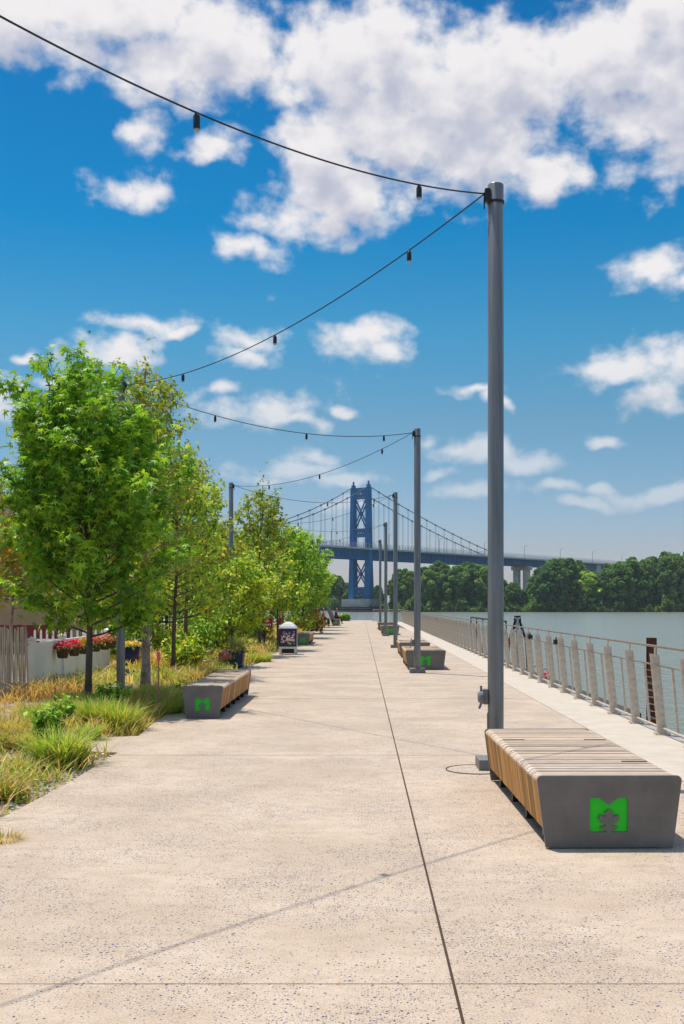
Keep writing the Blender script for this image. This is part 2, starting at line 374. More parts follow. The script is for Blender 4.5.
# ground of the planting strip and land behind it, one sheet to the left
rng = np.random.default_rng(4)
xs = np.concatenate([np.linspace(-2.55, -10, 60), np.linspace(-11, -400, 25)]); ys = np.concatenate([np.linspace(-15, 6, 12), np.linspace(6.3, 30, 90), np.linspace(31, 107.9, 60)])
def gz(x, y):
    e = min(1, max(0, (-2.75 - x) / .8))
    return -.05 + e * (.07 + .035 * math.sin(x * 2.1 + y * .7) + .03 * math.sin(y * 1.3 - x)) + (.0 if x > -9 else min(.15, (-9 - x) * .03))
vs = [(x, y, gz(x, y)) for x in xs for y in ys]; ny = len(ys)
fs = [(i * ny + j, i * ny + j + 1, (i + 1) * ny + j + 1, (i + 1) * ny + j) for i in range(len(xs) - 1) for j in range(ny - 1)]
mb = MB(); mb.add(vs, fs); tag(mb.build('planting_ground', 'soil', smooth=True), kind='structure')
# lawn patch and garden path beyond the white fence
mb = MB(); mb.add([(-7.6, 27.6, .1), (-5.0, 27.6, .1), (-6.2, 37, .1), (-9.5, 37, .1)], [(0, 1, 2, 3)]); tag(mb.build('lawn', 'lawn'), kind='structure')
mb = MB(); mb.add([(-6.3, 26.4, .09), (-4.0, 29.6, .09), (-4.3, 30.4, .09), (-6.9, 27.0, .09)], [(0, 1, 2, 3)])
mb.add([(-5.0, 27.3, .115), (-3.2, 33, .115), (-3.7, 33.4, .115), (-5.4, 27.5, .115)], [(0, 1, 2, 3)])
tag(mb.build('garden_path', 'coping'), kind='structure')
mb = MB(); mb.add([(-3000, -600, -2), (3000, -600, -2), (3000, 6000, -2), (-3000, 6000, -2)], [(0, 1, 2, 3)])
tag(mb.build('river', 'water'), kind='structure')
# far bank
def shore(x): return 492 + (0 if x > 17 else min(1, (17 - x) / 9) * 108) + 4 * math.sin(x * .05) + 2 * math.sin(x * .21)
xs = np.linspace(-900, 1500, 241); mb = MB(); vs = []
for x in xs:
    y = shore(x); vs += [(x, y - 2, -3), (x, y + 2, -1.0), (x, y + 12, 1.0), (x, y + 1200, 3)]
fs = [(i * 4 + k, i * 4 + 4 + k, i * 4 + 5 + k, i * 4 + 1 + k) for i in range(len(xs) - 1) for k in range(3)]
mb.add(vs, fs); tag(mb.build('far_bank', 'turf'), kind='structure')

# ------------------------------------------------------------------ benches
LEAF = [(.07, 0), (.07, .07), (.13, .03), (.20, .07), (.24, .155), (.15, .17), (.075, .20), (.075, .25), (.16, .25), (.22, .29), (.235, .35), (.30, .40), (.245, .44), (.255, .52), (.17, .475), (.085, .455), (.085, .51), (.14, .565), (.08, .60), (0, .69)]
def emblem_loop(cx, z0, w, h):
    pts = [(-.5, 0), (-.5, 1), (-.25, 1), (0, .80), (.25, 1), (.5, 1), (.5, 0)]
    leaf = [(x, z) for x, z in LEAF]
    loop = pts + leaf[:-1] + [leaf[-1]] + [(-x, z) for x, z in leaf[:-1][::-1]]
    return [(cx + x * w, z0 + z * h) for x, z in loop]
def round_trap(w_t, w_b, z0, z1, r=.035, n=5):
    a = [(-w_b / 2, z0), (w_b / 2, z0)]
    sl_ = (w_t - w_b) / 2 / (z1 - z0)
    for k in range(n + 1):
        t = PI / 2 * k / n
        a.append((w_t / 2 - r + r * math.cos(t) - (sl_ * r * (1 - math.sin(t))), z1 - r + r * math.sin(t)))
    for k in range(n + 1):
        t = PI / 2 + PI / 2 * k / n
        a.append((-w_t / 2 + r + r * math.cos(t) + (sl_ * r * (1 - math.sin(t))), z1 - r + r * math.sin(t)))
    return a
def end_plate(parent, w_t, w_b, H, y, out, emb=True, thick=.03):
    bm = bmesh.new()
    outer = [bm.verts.new((x, 0, z)) for x, z in round_trap(w_t, w_b, .008, H)]
    es = [bm.edges.new((outer[i], outer[(i + 1) % len(outer)])) for i in range(len(outer))]
    ew = .248 if w_t > .7 else .2; eh = .222 if w_t > .7 else .175
    if emb:
        lp = [bm.verts.new((x, 0, z)) for x, z in emblem_loop(-.005, .108, ew, eh)]
        es += [bm.edges.new((lp[i], lp[(i + 1) % len(lp)])) for i in range(len(lp))]
    bmesh.ops.triangle_fill(bm, edges=es, use_beauty=True)
    ex = bmesh.ops.extrude_face_region(bm, geom=bm.faces[:])
    for v in ex['geom']:
        if isinstance(v, bmesh.types.BMVert): v.co.y += thick * -out
    bmesh.ops.recalc_face_normals(bm, faces=bm.faces)
    me = bpy.data.meshes.new('end_plate'); bm.to_mesh(me); bm.free()
    o = bpy.data.objects.new('end_plate', me); me.materials.append(M['steel_dark']); C.objects.link(o); o.parent = parent; o.location = (0, y, 0)
    if emb:
        g = MB(); g.box((-.005, -out * .016, 0.108 + eh / 2), (ew + .04, .008, eh + .04)); e = g.build('emblem_panel', 'green', o)
        e['label'] = 'bright green M emblem with an oak leaf cut-out'
    return o
def make_bench(W_, L, H, seed, label, loc, group, back=False, warm=0.5):
    rnd = random.Random(seed)
    t = thing('bench', label, 'bench', loc, R_(.7) if seed == 1 else 0, group)
    wb = W_ - .12
    end_plate(t, W_, wb, H, 0, -1); end_plate(t, W_, wb, H - .006, L, 1)
    top = MB(); sides = {-1: MB(), 1: MB()}; pitch = .062; n = int((L - .08) / pitch); pitch = (L - .08) / n
    zt = H - .006; r = .045; th = .028
    def prof(off):
        sl_ = (W_ - wb) / 2 / H; a = []
        wt = W_ / 2 - .006 - off
        zb = .125
        xs_b = wt - sl_ * (H - zb)
        a.append((xs_b, zb)); a.append((wt - sl_ * r, zt - r))
        k_ = [(wt - r + r * math.cos(PI / 2 * q / 4), zt - off - r + r * math.sin(PI / 2 * q / 4)) for q in range(1, 5)]
        return a + k_
    po, pi_ = prof(0), prof(th)
    module = max(1, n // max(2, round(L / .7)))
    for i in range(n):
        y0 = .04 + i * pitch; gap = .012 if (i % module) else .026
        y0 += gap / 2; y1 = .04 + (i + 1) * pitch - .004
        k = rnd.random(); k2 = rnd.random(); far = i / n
        w = warm + .35 * far
        grey = np.array((.54, .44, .36)); tan = np.array((.62, .44, .28))
        ct = tuple((grey * (1 - w) + tan * w) * (.80 + .34 * k) * np.array((1, 1 - .05 * k2, 1 - .12 * k2)))
        cs = tuple(np.array((.56, .28, .075)) * (.5 + .75 * k2))
        dz = rnd.uniform(-.0025, .0025)
        xi = po[-1][0]
        top.span(-xi, xi, y0, y1, zt - th + dz, zt + dz, col=ct)
        for sgn in (-1, 1):
            vs = []
            for yy in (y0, y1):
                vs += [(sgn * x, yy, z + dz) for x, z in po] + [(sgn * x, yy, z + dz) for x, z in pi_]
            m_ = len(po); fs = []; cols = []
            for q in range(m_ - 1):
                a = q; b = q + 1; N = 2 * m_
                fs.append((a, b, b + N, a + N)); cols.append(q)
                fs.append((m_ + b, m_ + a, m_ + a + N, m_ + b + N)); cols.append(q)
                fs.append((a, a + m_, b + m_, b)); fs.append((a + N, b + N, b + m_ + N, a + m_ + N)); cols += [q, q]
            fs.append((0, 2 * m_, 3 * m_, m_)); cols.append(0)
            if sgn < 0: fs = [f[::-1] for f in fs]
            for f, q in zip(fs, cols):
                if q == 0: sides[sgn].add([vs[j] for j in f], [tuple(range(len(f)))], cs)
                else: top.add([vs[j] for j in f], [tuple(range(len(f)))], tuple(np.array(ct) * 1.25))  # rounded edges coloured lighter, a painted highlight
    a = top.build('seat_slats', 'slat', t); a['label'] = 'weathered timber slats on top'
    for sd in sides.values(): sd.build('side_slats', 'slat_side', t)
    core = MB(); core.span(-wb / 2 + .06, wb / 2 - .06, .07, L - .07, .13, H - .05); core.build('core_frame', 'black', t)
    nf = max(3, round(L / .62))
    for i in range(nf):
        y = .35 + (L - .7) * i / (nf - 1); f = MB(); f.box((0, y, .065), (wb - .08, .05, .13)); f.build('foot', 'black', t)
    # dark flush strips near the edges, standing in for shaded open slots
    for i in range(1, int(L / .7) + 1):
        y = .04 + pitch * module * i + .003
        if y > L - .2: break
        for sx in (-1, 1):
            if i % 2 == 0 or (sx < 0 and i == 1): continue
            f = MB(); f.span(min(sx * (W_ / 2 - .05), sx * (W_ / 2 - .23)), max(sx * (W_ / 2 - .05), sx * (W_ / 2 - .23)), y - .009, y + .012, H - .02, H + .0015); f.build('slot_shade_strip', 'steel_dark', t)
    if back:
        # raked solid backrest rising from the river-facing seat
        for yy in (0.0, L - .04):
            bk = MB()
            bk.add([(x, yy + d, z) for d in (0, .04) for x, z in ((-W_ / 2 + .02, H - .3), (-W_ / 2 + .2, H - .02), (-W_ / 2 - .28, 1.28), (-W_ / 2 - .36, 1.26))],
                   [(0, 1, 2, 3), (7, 6, 5, 4), (0, 4, 5, 1), (1, 5, 6, 2), (2, 6, 7, 3), (3, 7, 4, 0)])
            bk.build('backrest_frame', 'steel_dark', t)
        bs = MB()
        for i in range(8):
            f_ = (i + .5) / 8; x = -W_ / 2 + .18 - .48 * f_; z = H + .02 + .80 * f_
            bs.box((x, L / 2, z), (.028, L - .1, .085), ry=R_(-28), col=(.16 + .03 * (i % 3), .11, .10))
        bs.build('backrest_slats', 'slat_side', t)
    return t
RB = 'wide timber benches along the railing side'
LB = 'narrow timber benches along the planted side'
bx = 1.625
make_bench(.955, 2.78, .477, 1, 'large timber topped bench nearest the camera, in front of the tall lamp pole', (bx, 7.19, 0), RB, warm=.1)
make_bench(.99, 2.78, .477, 2, 'grey ended bench standing right behind the second pole of the railing side', (1.57, 26.7, 0), RB)
make_bench(.93, 2.6, .45, 3, 'bench directly behind the bench at the second railing-side pole, mostly hidden by it', (1.60, 32.8, 0), RB)
make_bench(.95, 2.78, .477, 4, 'small far bench at the fourth pole, green emblem partly behind the pole', (1.50, 56.5, 0), RB)
make_bench(.95, 2.78, .477, 5, 'farthest bench on the railing side, just beyond the fourth pole', (1.50, 66.3, 0), RB)
make_bench(.58, 3.95, .457, 6, 'long narrow bench beside the planting bed, nearest one on the tree side', (-2.21, 15.35, 0), LB, warm=.3)
make_bench(.56, 3.95, .457, 7, 'narrow bench behind the navy poster box with the pale domed lid', (-2.25, 42.4, 0), LB, warm=.3)
make_bench(.6, 2.6, .45, 8, 'far bench with a raked dark backrest, nearer of the two', (-1.85, 80.5, 0), 'far benches with raked backrests', back=True)
make_bench(.6, 2.6, .45, 9, 'far bench with a raked backrest where the person in dark clothes sits', (-1.95, 87.0, 0), 'far benches with raked backrests', back=True)

# ------------------------------------------------------------------ poles and festoon lights
POLE_H = 5.68
def make_pole(loc, label, group, outlet=False, plate=True, arm=-1):
    t = thing('light_pole', label, 'pole', loc, 0, group)
    MB().lathe((0, 0, 0), [(.0775, .1), (.0775, POLE_H - .01), (.07, POLE_H)], 32).build('shaft', 'pole', t, smooth=True)
    MB().box((0, 0, .055), (.36, .36, .105)).build('base_cover', 'plate', t, bevel=.006)
    MB().lathe((0, 0, POLE_H - .19), [(.079, 0), (.085, 0.002), (.085, .022), (.079, .024)], 32).build('clamp_band', 'black', t)
    b = MB(); b.box((arm * .085, -.03, POLE_H - .12), (.05, .07, .13)); b.box((arm * .115, -.03, POLE_H - .17), (.012, .03, .16)); b.build('cable_bracket', 'black', t, bevel=.004)
    if outlet:
        z = .70
        o = MB(); o.box((-.10, 0, z), (.05, .07, .15)); o.build('outlet_box', 'plate', t, bevel=.008)
        c = MB(); c.tube([(-.125, 0, z - .005), (-.150, 0, z - .005), (-.172, 0, z - .005)], [.062, .062, .045], 16); c.box((-.142, 0, z + .08), (.02, .03, .05)); c.box((-.15, 0, z - .09), (.02, .03, .06), ry=.4); c.build('outlet_cover', 'plate', t)
        h = MB(); h.box((-.074, 0, .46), (.018, .05, .16)); h.build('access_door', 'plate', t, bevel=.003)
    return t
RP = [(1.31, 10.7), (1.31, 25.6), (1.26, 40.2), (1.24, 55), (1.22, 69.8), (1.22, 84.5)]
LP = [(-4.37, 3.75), (-4.37, 20.0), (-4.37, 37.0), (-4.37, 53.5), (-4.37, 70), (-4.37, 86)]
ordn = ['first', 'second', 'third', 'fourth', 'fifth', 'sixth']
rl = ['tall grey pole standing behind the nearest large bench', 'grey pole in front of the two close-set benches', 'grey pole just beyond the two close-set benches, third from the camera',
      'grey pole standing at the far bench with the green emblem', 'thin far pole, last but one before the bridge tower', None]
for i, (x, y) in enumerate(RP[:5]): make_pole((x, y, 0), rl[i], 'poles along the railing side', outlet=(i < 2))
ll = [None, 'grey pole rising among the trees between the dark maple trunk and the pale mottled trunk', 'grey pole whose top shows above the young trees, left of the bridge',
      'far festoon pole hidden among the rear trees of the planted side', 'farthest festoon pole hidden among the rear trees']
for i, (x, y) in enumerate(LP[:5]):
    if i: make_pole((x, y, 0), ll[i], 'poles along the planted side', arm=1)
    else: make_pole((x, y, 0), 'pole beside the camera on the planted side, out of the picture', 'poles along the planted side', arm=1)
def festoon(A, B, sag, label, ts):
    t = thing('festoon_light', label, 'string lights', (0, 0, 0), 0, 'festoon light strings zigzagging between the poles')
    A = Vector((*A, POLE_H - .1)); B = Vector((*B, POLE_H - .1))
    A.x -= .11; B.x += .11; A.y -= .03; B.y -= .03
    def P_(u): p = A.lerp(B, u); p.z -= 4 * sag * u * (1 - u); return p
    MB().tube([P_(i / 40) for i in range(41)], .0075, 6).build('cable', 'black', t)
    for u in ts:
        p = P_(u); b = MB(); b.lathe((p.x, p.y, p.z - .115), [(.020, 0), (.025, .004), (.025, .088), (.018, .098), (.009, .12)], 12); k = b.build('lamp', 'black', t, smooth=True)
        g = MB(); g.lathe((p.x, p.y, p.z - .136), [(.009, 0), (.020, .008), (.020, .024)], 12); g.build('lens', 'lampglass', k)
ft = (.125, .43, .74)
fl = ['highest black light string, running from the nearest pole out of the upper left corner', 'light string sweeping from the nearest pole down behind the big maple',
      'light string from behind the big maple up to the second railing-side pole', 'light string from the second railing-side pole down to the pole above the young trees',
      'light string between the pole above the young trees and the third railing-side pole', 'faint light string running left from the third railing-side pole',
      'faint far light string ending at the fourth railing-side pole', 'faint far light string running left from the fourth railing-side pole', 'farthest light string, ending at the last pole']
k = 0
for i in range(5):
    for (a, b, sg) in ((RP[i], LP[i], (.56, .40, .42, .42, .42)[i]), (RP[i], LP[i + 1], .40)):
        if k >= 9: break
        festoon(a, b, sg, fl[k], ft); k += 1
# utility cover
mb = MB()
ring = [(1.12 + .30 * math.cos(2 * PI * q / 40), 10.62 + .30 * math.sin(2 * PI * q / 40), .004) for q in range(41)]
mh = thing('utility_cover', 'round inspection cover flush in the paving beside the nearest pole', 'manhole cover', (0, 0, 0))
MB().tube(ring, .005, 4).build('rim', 'joint', mh); MB().lathe((1.12, 10.62, 0), [(.285, .001), (.285, .005), (.28, .006)], 40).build('lid', 'paving', mh)

# ------------------------------------------------------------------ railing
rt = thing('railing', 'long stainless steel railing with leaning flat posts along the river edge', 'railing', (3.66, 0, .012))
ps = 1.262; ybase = 13.38
posts = [ybase + (i - 7) * ps for i in range(0, 74)]
def postmesh():
    m = MB()
    for dy in (-.030, .016):
        m.add([(x, dy + e, z) for e in (0, .014) for x, z in ((-.048, .012), (.054, .012), (-.043, .97), (-.147, .985))], [(0, 1, 2, 3), (7, 6, 5, 4), (0, 4, 5, 1), (1, 5, 6, 2), (2, 6, 7, 3), (3, 7, 4, 0)])
    m.box((0, 0, .006), (.19, .13, .012))
    m.box((-.085, 0, 1.0), (.022, .022, .13)); m.box((-.085, 0, .84), (.05, .085, .04))
    for sx in (-.078, .078): m.lathe((sx, -.045, .012), [(.012, 0), (.012, .014)], 8); m.lathe((sx, .045, .012), [(.012, 0), (.012, .014)], 8)
    return m
p0 = postmesh().build('post', 'rail', rt); p0.location = (0, posts[0], 0)
for y in posts[1:]:
    if y > 98: break
    c = p0.copy(); C.objects.link(c); c.parent = rt; c.location = (.003 * math.sin(y * 7), y + .006 * math.sin(y * 13), 0); c.rotation_euler = (0, R_(.25 * math.sin(y * 9)), R_(1.2 * math.sin(y * 5)))
def balmesh():
    m = MB(); m.add([(x, e, z) for e in (-.008, .008) for x, z in ((-.02, .08), (.01, .08), (-.055, .84), (-.085, .84))], [(0, 1, 2, 3), (7, 6, 5, 4), (0, 4, 5, 1), (1, 5, 6, 2), (2, 6, 7, 3), (3, 7, 4, 0)])
    return m
b0 = balmesh().build('baluster', 'rail', rt); b0.location = (.02, posts[0] + ps / 2, 0)
for y in posts[1:-1]:
    if y > 97: break
    c = b0.copy(); C.objects.link(c); c.parent = rt; c.location = (.02, y + ps / 2, 0)
ya, yb = posts[0] - ps, 98.0
MB().tube([(-.085, ya, 1.075), (-.085, yb, 1.075)], .015, 12).build('handrail', 'rail_dark', rt)
MB().tube([(-.06, ya, .845), (-.06, yb, .845)], .011, 10).build('mid_rail', 'rail_dark', rt)
MB().tube([(.0, ya, .085), (.0, yb, .085)], .011, 10).build('bottom_rail', 'rail', rt)
for i in range(8): 
    z = .165 + i * .085; MB().tube([(.01 - .08 * z, ya, z), (.01 - .08 * z, yb, z)], .0028, 5).build('cable', 'cable', rt)
# return section across the end
re_ = thing('railing', 'short far railing crossing the end of the promenade towards the bridge', 'railing', (0, 98.1, .012))
for i, x in enumerate(np.linspace(1.1, 3.5, 5)):
    c = p0.copy(); C.objects.link(c); c.parent = re_; c.location = (x, 0, 0); c.rotation_euler = (0, 0, R_(90))
MB().tube([(1.05, .085, 1.075), (3.6, .085, 1.075)], .019, 10).build('handrail', 'rail', re_)
MB().tube([(1.05, .06, .845), (3.6, .06, .845)], .011, 8).build('mid_rail', 'rail', re_)
MB().tube([(1.05, 0, .085), (3.6, 0, .085)], .011, 8).build('bottom_rail', 'rail', re_)
# black fittings on the rail
for (px, yy, lab) in ((550.5, posts[0] + ps * 0, 'near'),):
    pass
def rail_box(Y, label):
    t = thing('rail_light', label, 'light fitting', (3.60, Y, .90), 0, 'small black fittings on the railing')
    MB().box((0, 0, 0), (.09, .12, .09)).build('housing', 'black', t, bevel=.006); MB().box((.0, 0, .065), (.02, .02, .05)).build('hanger', 'black', t)
rail_box(20.3, 'small black box on the railing post right of the nearest pole, the nearer one')
rail_box(23.4, 'small black box between two railing posts, just beyond the other one')
rail_box(44, 'small black box on the railing, seen left of the nearest pole')
rail_box(62, 'tiny black box on the railing beyond the second pole, farther of two there')
rail_box(52, 'tiny black box on the railing between the second and the nearest pole')

# ------------------------------------------------------------------ river furniture
def pile(px, Y, zt, w, label, name='mooring_pile', m='rust'):
    p = G(px, Y); t = thing(name, label, 'piling', (p.x, Y, -4))
    h = MB(); L_ = zt + 4
    h.box((0, -w * .44, L_ / 2), (w, w * .08, L_)); h.box((0, w * .44, L_ / 2), (w, w * .08, L_)); h.box((0, 0, L_ / 2), (w * .1, w * .8, L_)); h.build('steel_section', m, t)
    for q in range(6): MB().box((0, -w * .5, L_ - 1.2 - q * .2), (w * 1.02, .012, .02)).build('rung', 'cable', t)
    return t
pile(651.5, 30, .68, .23, 'rust brown steel piling standing in the river behind the nearest railing posts')
def dock():
    t = thing('dock', 'low floating dock with a dark handrail moored behind the railing', 'dock', (9.5, 60, -2))
    MB().box((-2.7, -8, .35), (2.2, 42, .35)).build('deck', 'wood_dark', t)
    MB().tube([(-3.7, -16, 2.9), (-3.7, -2, 2.9)], .04, 6).build('handrail', 'black', t)
    for q in range(6): MB().tube([(-3.7, -16 + q * 2.8, .5), (-3.7, -16 + q * 2.8, 2.9)], .03, 6).build('rail_post', 'black', t)
dock()
t = thing('gangway_frame', 'dark A-shaped frame with a pale centre post rising behind the railing', 'gangway', (5.62, 39.5, -2))
for sx in (-1, 1): MB().tube([(sx * .45, 0, 0), (sx * .30, 0, 2.3), (sx * .06, 0, 3.05)], .045, 8).build('leg', 'black', t)
MB().tube([(0, 0, 0), (0, 0, 3.12)], .05, 8).build('centre_post', 'lid', t)
MB().box((0, 0, 2.62), (.42, .08, .09)).build('crossbar', 'lid', t); MB().box((0, 0, 3.15), (.22, .12, .06)).build('cap', 'black', t)
for sx in (-1, 1): MB().box((sx * .1, 0, 2.9), (.05, .1, .4)).build('cheek', 'black', t)
t = thing('mooring_buoy', 'pale red round buoy hanging low behind the railing posts', 'buoy', (4.25, 25.8, -.12), 0, 'pale red buoys')
MB().lathe((0, 0, 0), [(.02, -.14), (.1, -.11), (.14, 0), (.1, .11), (.03, .15), (.03, .19)], 16).build('float', 'pink', t, smooth=True)
MB().tube([(0, 0, .18), (-.1, 0, .3), (-.38, 0, .14)], .012, 6).build('rope', 'black', t)
t2 = copy_tree(t); t2.location = (4.25, 24.9, -.1); t2['label'] = 'smaller pale red buoy just nearer the camera than the other buoy'; t2.scale = (.8, .8, .8)

# ------------------------------------------------------------------ bridge
TW = Vector((0, 520, 0)); D_ = Vector((.616, .788, 0)); N_ = Vector((.788, -.616, 0)); ang = math.atan2(.788, .616)
br = thing('suspension_bridge', 'blue steel suspension bridge with a cross-braced tower crossing the river', 'bridge')
def bp(t, s, z): v = TW + D_ * t + N_ * s; return (v.x, v.y, z)
LEG = 4.5
def bridge_box(m, t0, t1, s0, s1, z0, z1):
    m.box(bp((t0 + t1) / 2, (s0 + s1) / 2, (z0 + z1) / 2), (t1 - t0, s1 - s0, z1 - z0), rz=ang)
def tower(t0):
    tw = None
    m = MB()
    for sg in (-1, 1):
        for (z0, z1, wa, wb_) in ((3.9, 22, 2.2, 1.75), (22, 56.6, 1.75, 1.35)):
            vs = []
            for z, w in ((z0, wa), (z1, wb_)):
                for a, b in ((-1, -1), (1, -1), (1, 1), (-1, 1)):
                    q = bp(t0 + a * w * .85, sg * (LEG + (57 - z) * .005) + b * w * .72, z); vs.append(q)
            m.add(vs, [(3, 2, 1, 0), (4, 5, 6, 7), (0, 1, 5, 4), (1, 2, 6, 5), (2, 3, 7, 6), (3, 0, 4, 7)])
        bridge_box(m, t0 - .8, t0 + .8, sg * LEG - .7, sg * LEG + .7, 56.6, 57.9); bridge_box(m, t0 - .3, t0 + .3, sg * LEG - .3, sg * LEG + .3, 57.9, 59.6)
    tw = m.build('tower', 'blue', br)
    c = MB(); 
    for z0, z1 in ((51.2, 56.4), (33.2, 37.2), (5.2, 9.6)):
        for dt in (-1.1, 1.1):
            for zz in (z0 + .3, z1 - .3): c.box(bp(t0 + dt, 0, zz), (.35, 2 * LEG - 1.6, .6), rz=ang)
            nn = 5
            for q in range(nn):
                a = -LEG + 1 + (2 * LEG - 2) * q / nn; b = -LEG + 1 + (2 * LEG - 2) * (q + 1) / nn
                c.tube([bp(t0 + dt, a, z0 + .4), bp(t0 + dt, b, z1 - .4)], .22, 4); c.tube([bp(t0 + dt, a, z1 - .4), bp(t0 + dt, b, z0 + .4)], .22, 4)
    c.build('lattice_strut', 'blue', tw)
    for z0, z1 in ((37.6, 50.8), (10, 21.5)):
        x = MB()
        for dt in (-.9, .9):
            x.tube([bp(t0 + dt, -LEG + .9, z0), bp(t0 + dt, LEG - .9, z1)], .42, 4); x.tube([bp(t0 + dt, -LEG + .9, z1), bp(t0 + dt, LEG - .9, z0)], .42, 4)
        x.box(bp(t0, 0, (z0 + z1) / 2), (2.0, .9, 1.1), rz=ang)
        x.build('cross_brace', 'blue', tw)
    p = MB(); bridge_box(p, t0 - 4.6, t0 + 4.6, -8.2, 8.2, -.6, 3.9); bridge_box(p, t0 - 5.2, t0 + 5.2, -8.9, 8.9, -4, .0); p.build('pier', 'concrete', br)
    f = MB()
    for q in range(9):
        z = -1.8 + (q % 3) * .9; f.box(bp(t0, 0, z), (13, 21, .35), rz=ang)
    for a in range(-6, 7, 3):
        for b in (-10.6, 10.6): f.tube([bp(t0 + a, b, -4), bp(t0 + a, b, .8)], .4, 6)
    f.build('timber_fender', 'wood_dark', br)
tower(0); tower(-239)
dk = MB(); ZT, ZB = 26.9, 22.6
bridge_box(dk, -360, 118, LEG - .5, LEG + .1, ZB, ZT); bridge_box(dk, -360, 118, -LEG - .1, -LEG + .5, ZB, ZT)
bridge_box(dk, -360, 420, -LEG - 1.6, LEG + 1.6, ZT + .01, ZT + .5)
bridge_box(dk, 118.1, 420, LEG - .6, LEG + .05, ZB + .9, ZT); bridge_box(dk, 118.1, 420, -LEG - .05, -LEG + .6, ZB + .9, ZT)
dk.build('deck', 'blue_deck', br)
st = MB()
for q in range(-360, 118, 4): bridge_box(st, q, q + .35, LEG + .1, LEG + .45, ZB + .2, ZT - .2)
for zz in (ZB, ZT - .5): bridge_box(st, -360, 118, LEG + .11, LEG + .6, zz, zz + .45)
st.build('girder_stiffener', 'blue', br)
ds = MB()
bridge_box(ds, -340, 400, LEG + 1.61, LEG + 1.8, ZT + .2, ZT + 1.0)
for q in np.arange(-340, 400, 2.4): bridge_box(ds, q, q + .14, LEG + 1.6, LEG + 1.74, ZT + .5, ZT + 3.1); bridge_box(ds, q, q + .14, -LEG - 1.74, -LEG - 1.6, ZT + .5, ZT + 3.1)
for zz in (1.2, 1.9, 2.5, 3.1): bridge_box(ds, -340, 400, LEG + 1.62, LEG + 1.72, ZT + zz, ZT + zz + .09); bridge_box(ds, -340, 400, -LEG - 1.72, -LEG - 1.62, ZT + zz, ZT + zz + .09)
ds.build('deck_railing', 'mesh', br)
lp = MB()
for q in np.arange(-330, 400, 45): lp.tube([bp(q, -LEG - 1.3, ZT), bp(q, -LEG - 1.3, ZT + 9), bp(q, -LEG + .6, ZT + 9.5)], .11, 5)
lp.build('deck_lamps', 'cablegrey', br)
for sg in (-1, 1):
    cb = MB(); pts = []
    for q in np.linspace(-239, 0, 49):
        u = (q + 119.5) / 119.5; pts.append(bp(q, sg * LEG, 28.6 + 28.6 * u * u))
    for q in np.linspace(2, 120, 25):
        u = q / 120; pts.append(bp(q, sg * LEG, 57.2 + (28.4 - 57.2) * u - 4 * 1.9 * u * (1 - u)))
    cb.tube(pts, .22, 6); cb.build('main_cable', 'cablegrey', br)
    for q in np.arange(-232, 116, 8.0):
        if abs(q) < 4: continue
        hg = MB()
        if q < 0: u = (q + 119.5) / 119.5; z = 28.6 + 28.6 * u * u
        else: u = q / 120; z = 57.2 + (28.4 - 57.2) * u - 4 * 1.9 * u * (1 - u)
        for d in (-.35, .35): hg.tube([bp(q + d, sg * LEG, ZT), bp(q + d, sg * LEG, z)], .055, 4)
        hg.box(bp(q, sg * LEG, z), (.7, .6, .7), rz=ang)
        hg.build('hanger', 'cablegrey', br)
for q in (108, 151.6, 197, 242, 290, 340):
    p = MB()
    if q == 242: bridge_box(p, q - 3, q + 3, -5, 5, -3, ZT + .005)
    else:
        for sg in (-1, 1): bridge_box(p, q - 1.6, q + 1.6, sg * 3.2 - 1.6, sg * 3.2 + 1.6, -3, ZB - 1.4)
        bridge_box(p, q - 1.9, q + 1.9, -6, 6, ZB - 1.39, ZB + .89 if q > 118 else ZB)
    p.build('approach_pier', 'concrete', br)

# ------------------------------------------------------------------ foliage
def oval():
    v = np.array([(0, 0, 0), (.28, .35, .05), (0, 1, -.06), (-.28, .35, .05), (0, .4, 0)], float); return v, [(0, 1, 4), (1, 2, 4), (2, 3, 4), (3, 0, 4)]
def maple():
    v = [(0, 0, 0), (0, .35, 0)]; ang_ = [(-100, .42), (-52, .62), (0, .78), (52, .62), (100, .42)]
    nt_ = [-140, -74, -26, 26, 74, 140]; f = []
    for a in nt_: v.append((math.sin(R_(a)) * .20, .35 + math.cos(R_(a)) * .22, .03))
    for a, r in ang_: v.append((math.sin(R_(a)) * r, .35 + math.cos(R_(a)) * r, -.09))
    for i in range(5): f.append((1, 2 + i, 8 + i, 3 + i))
    return np.array(v, float), f
def clump():
    v = np.array([(-.5, -.4, 0), (.1, -.55, .12), (.55, -.1, -.05), (.35, .5, .1), (-.3, .45, -.08), (0, 0, .16)], float)
    return v, [(0, 1, 5), (1, 2, 5), (2, 3, 5), (3, 4, 5), (4, 0, 5)]
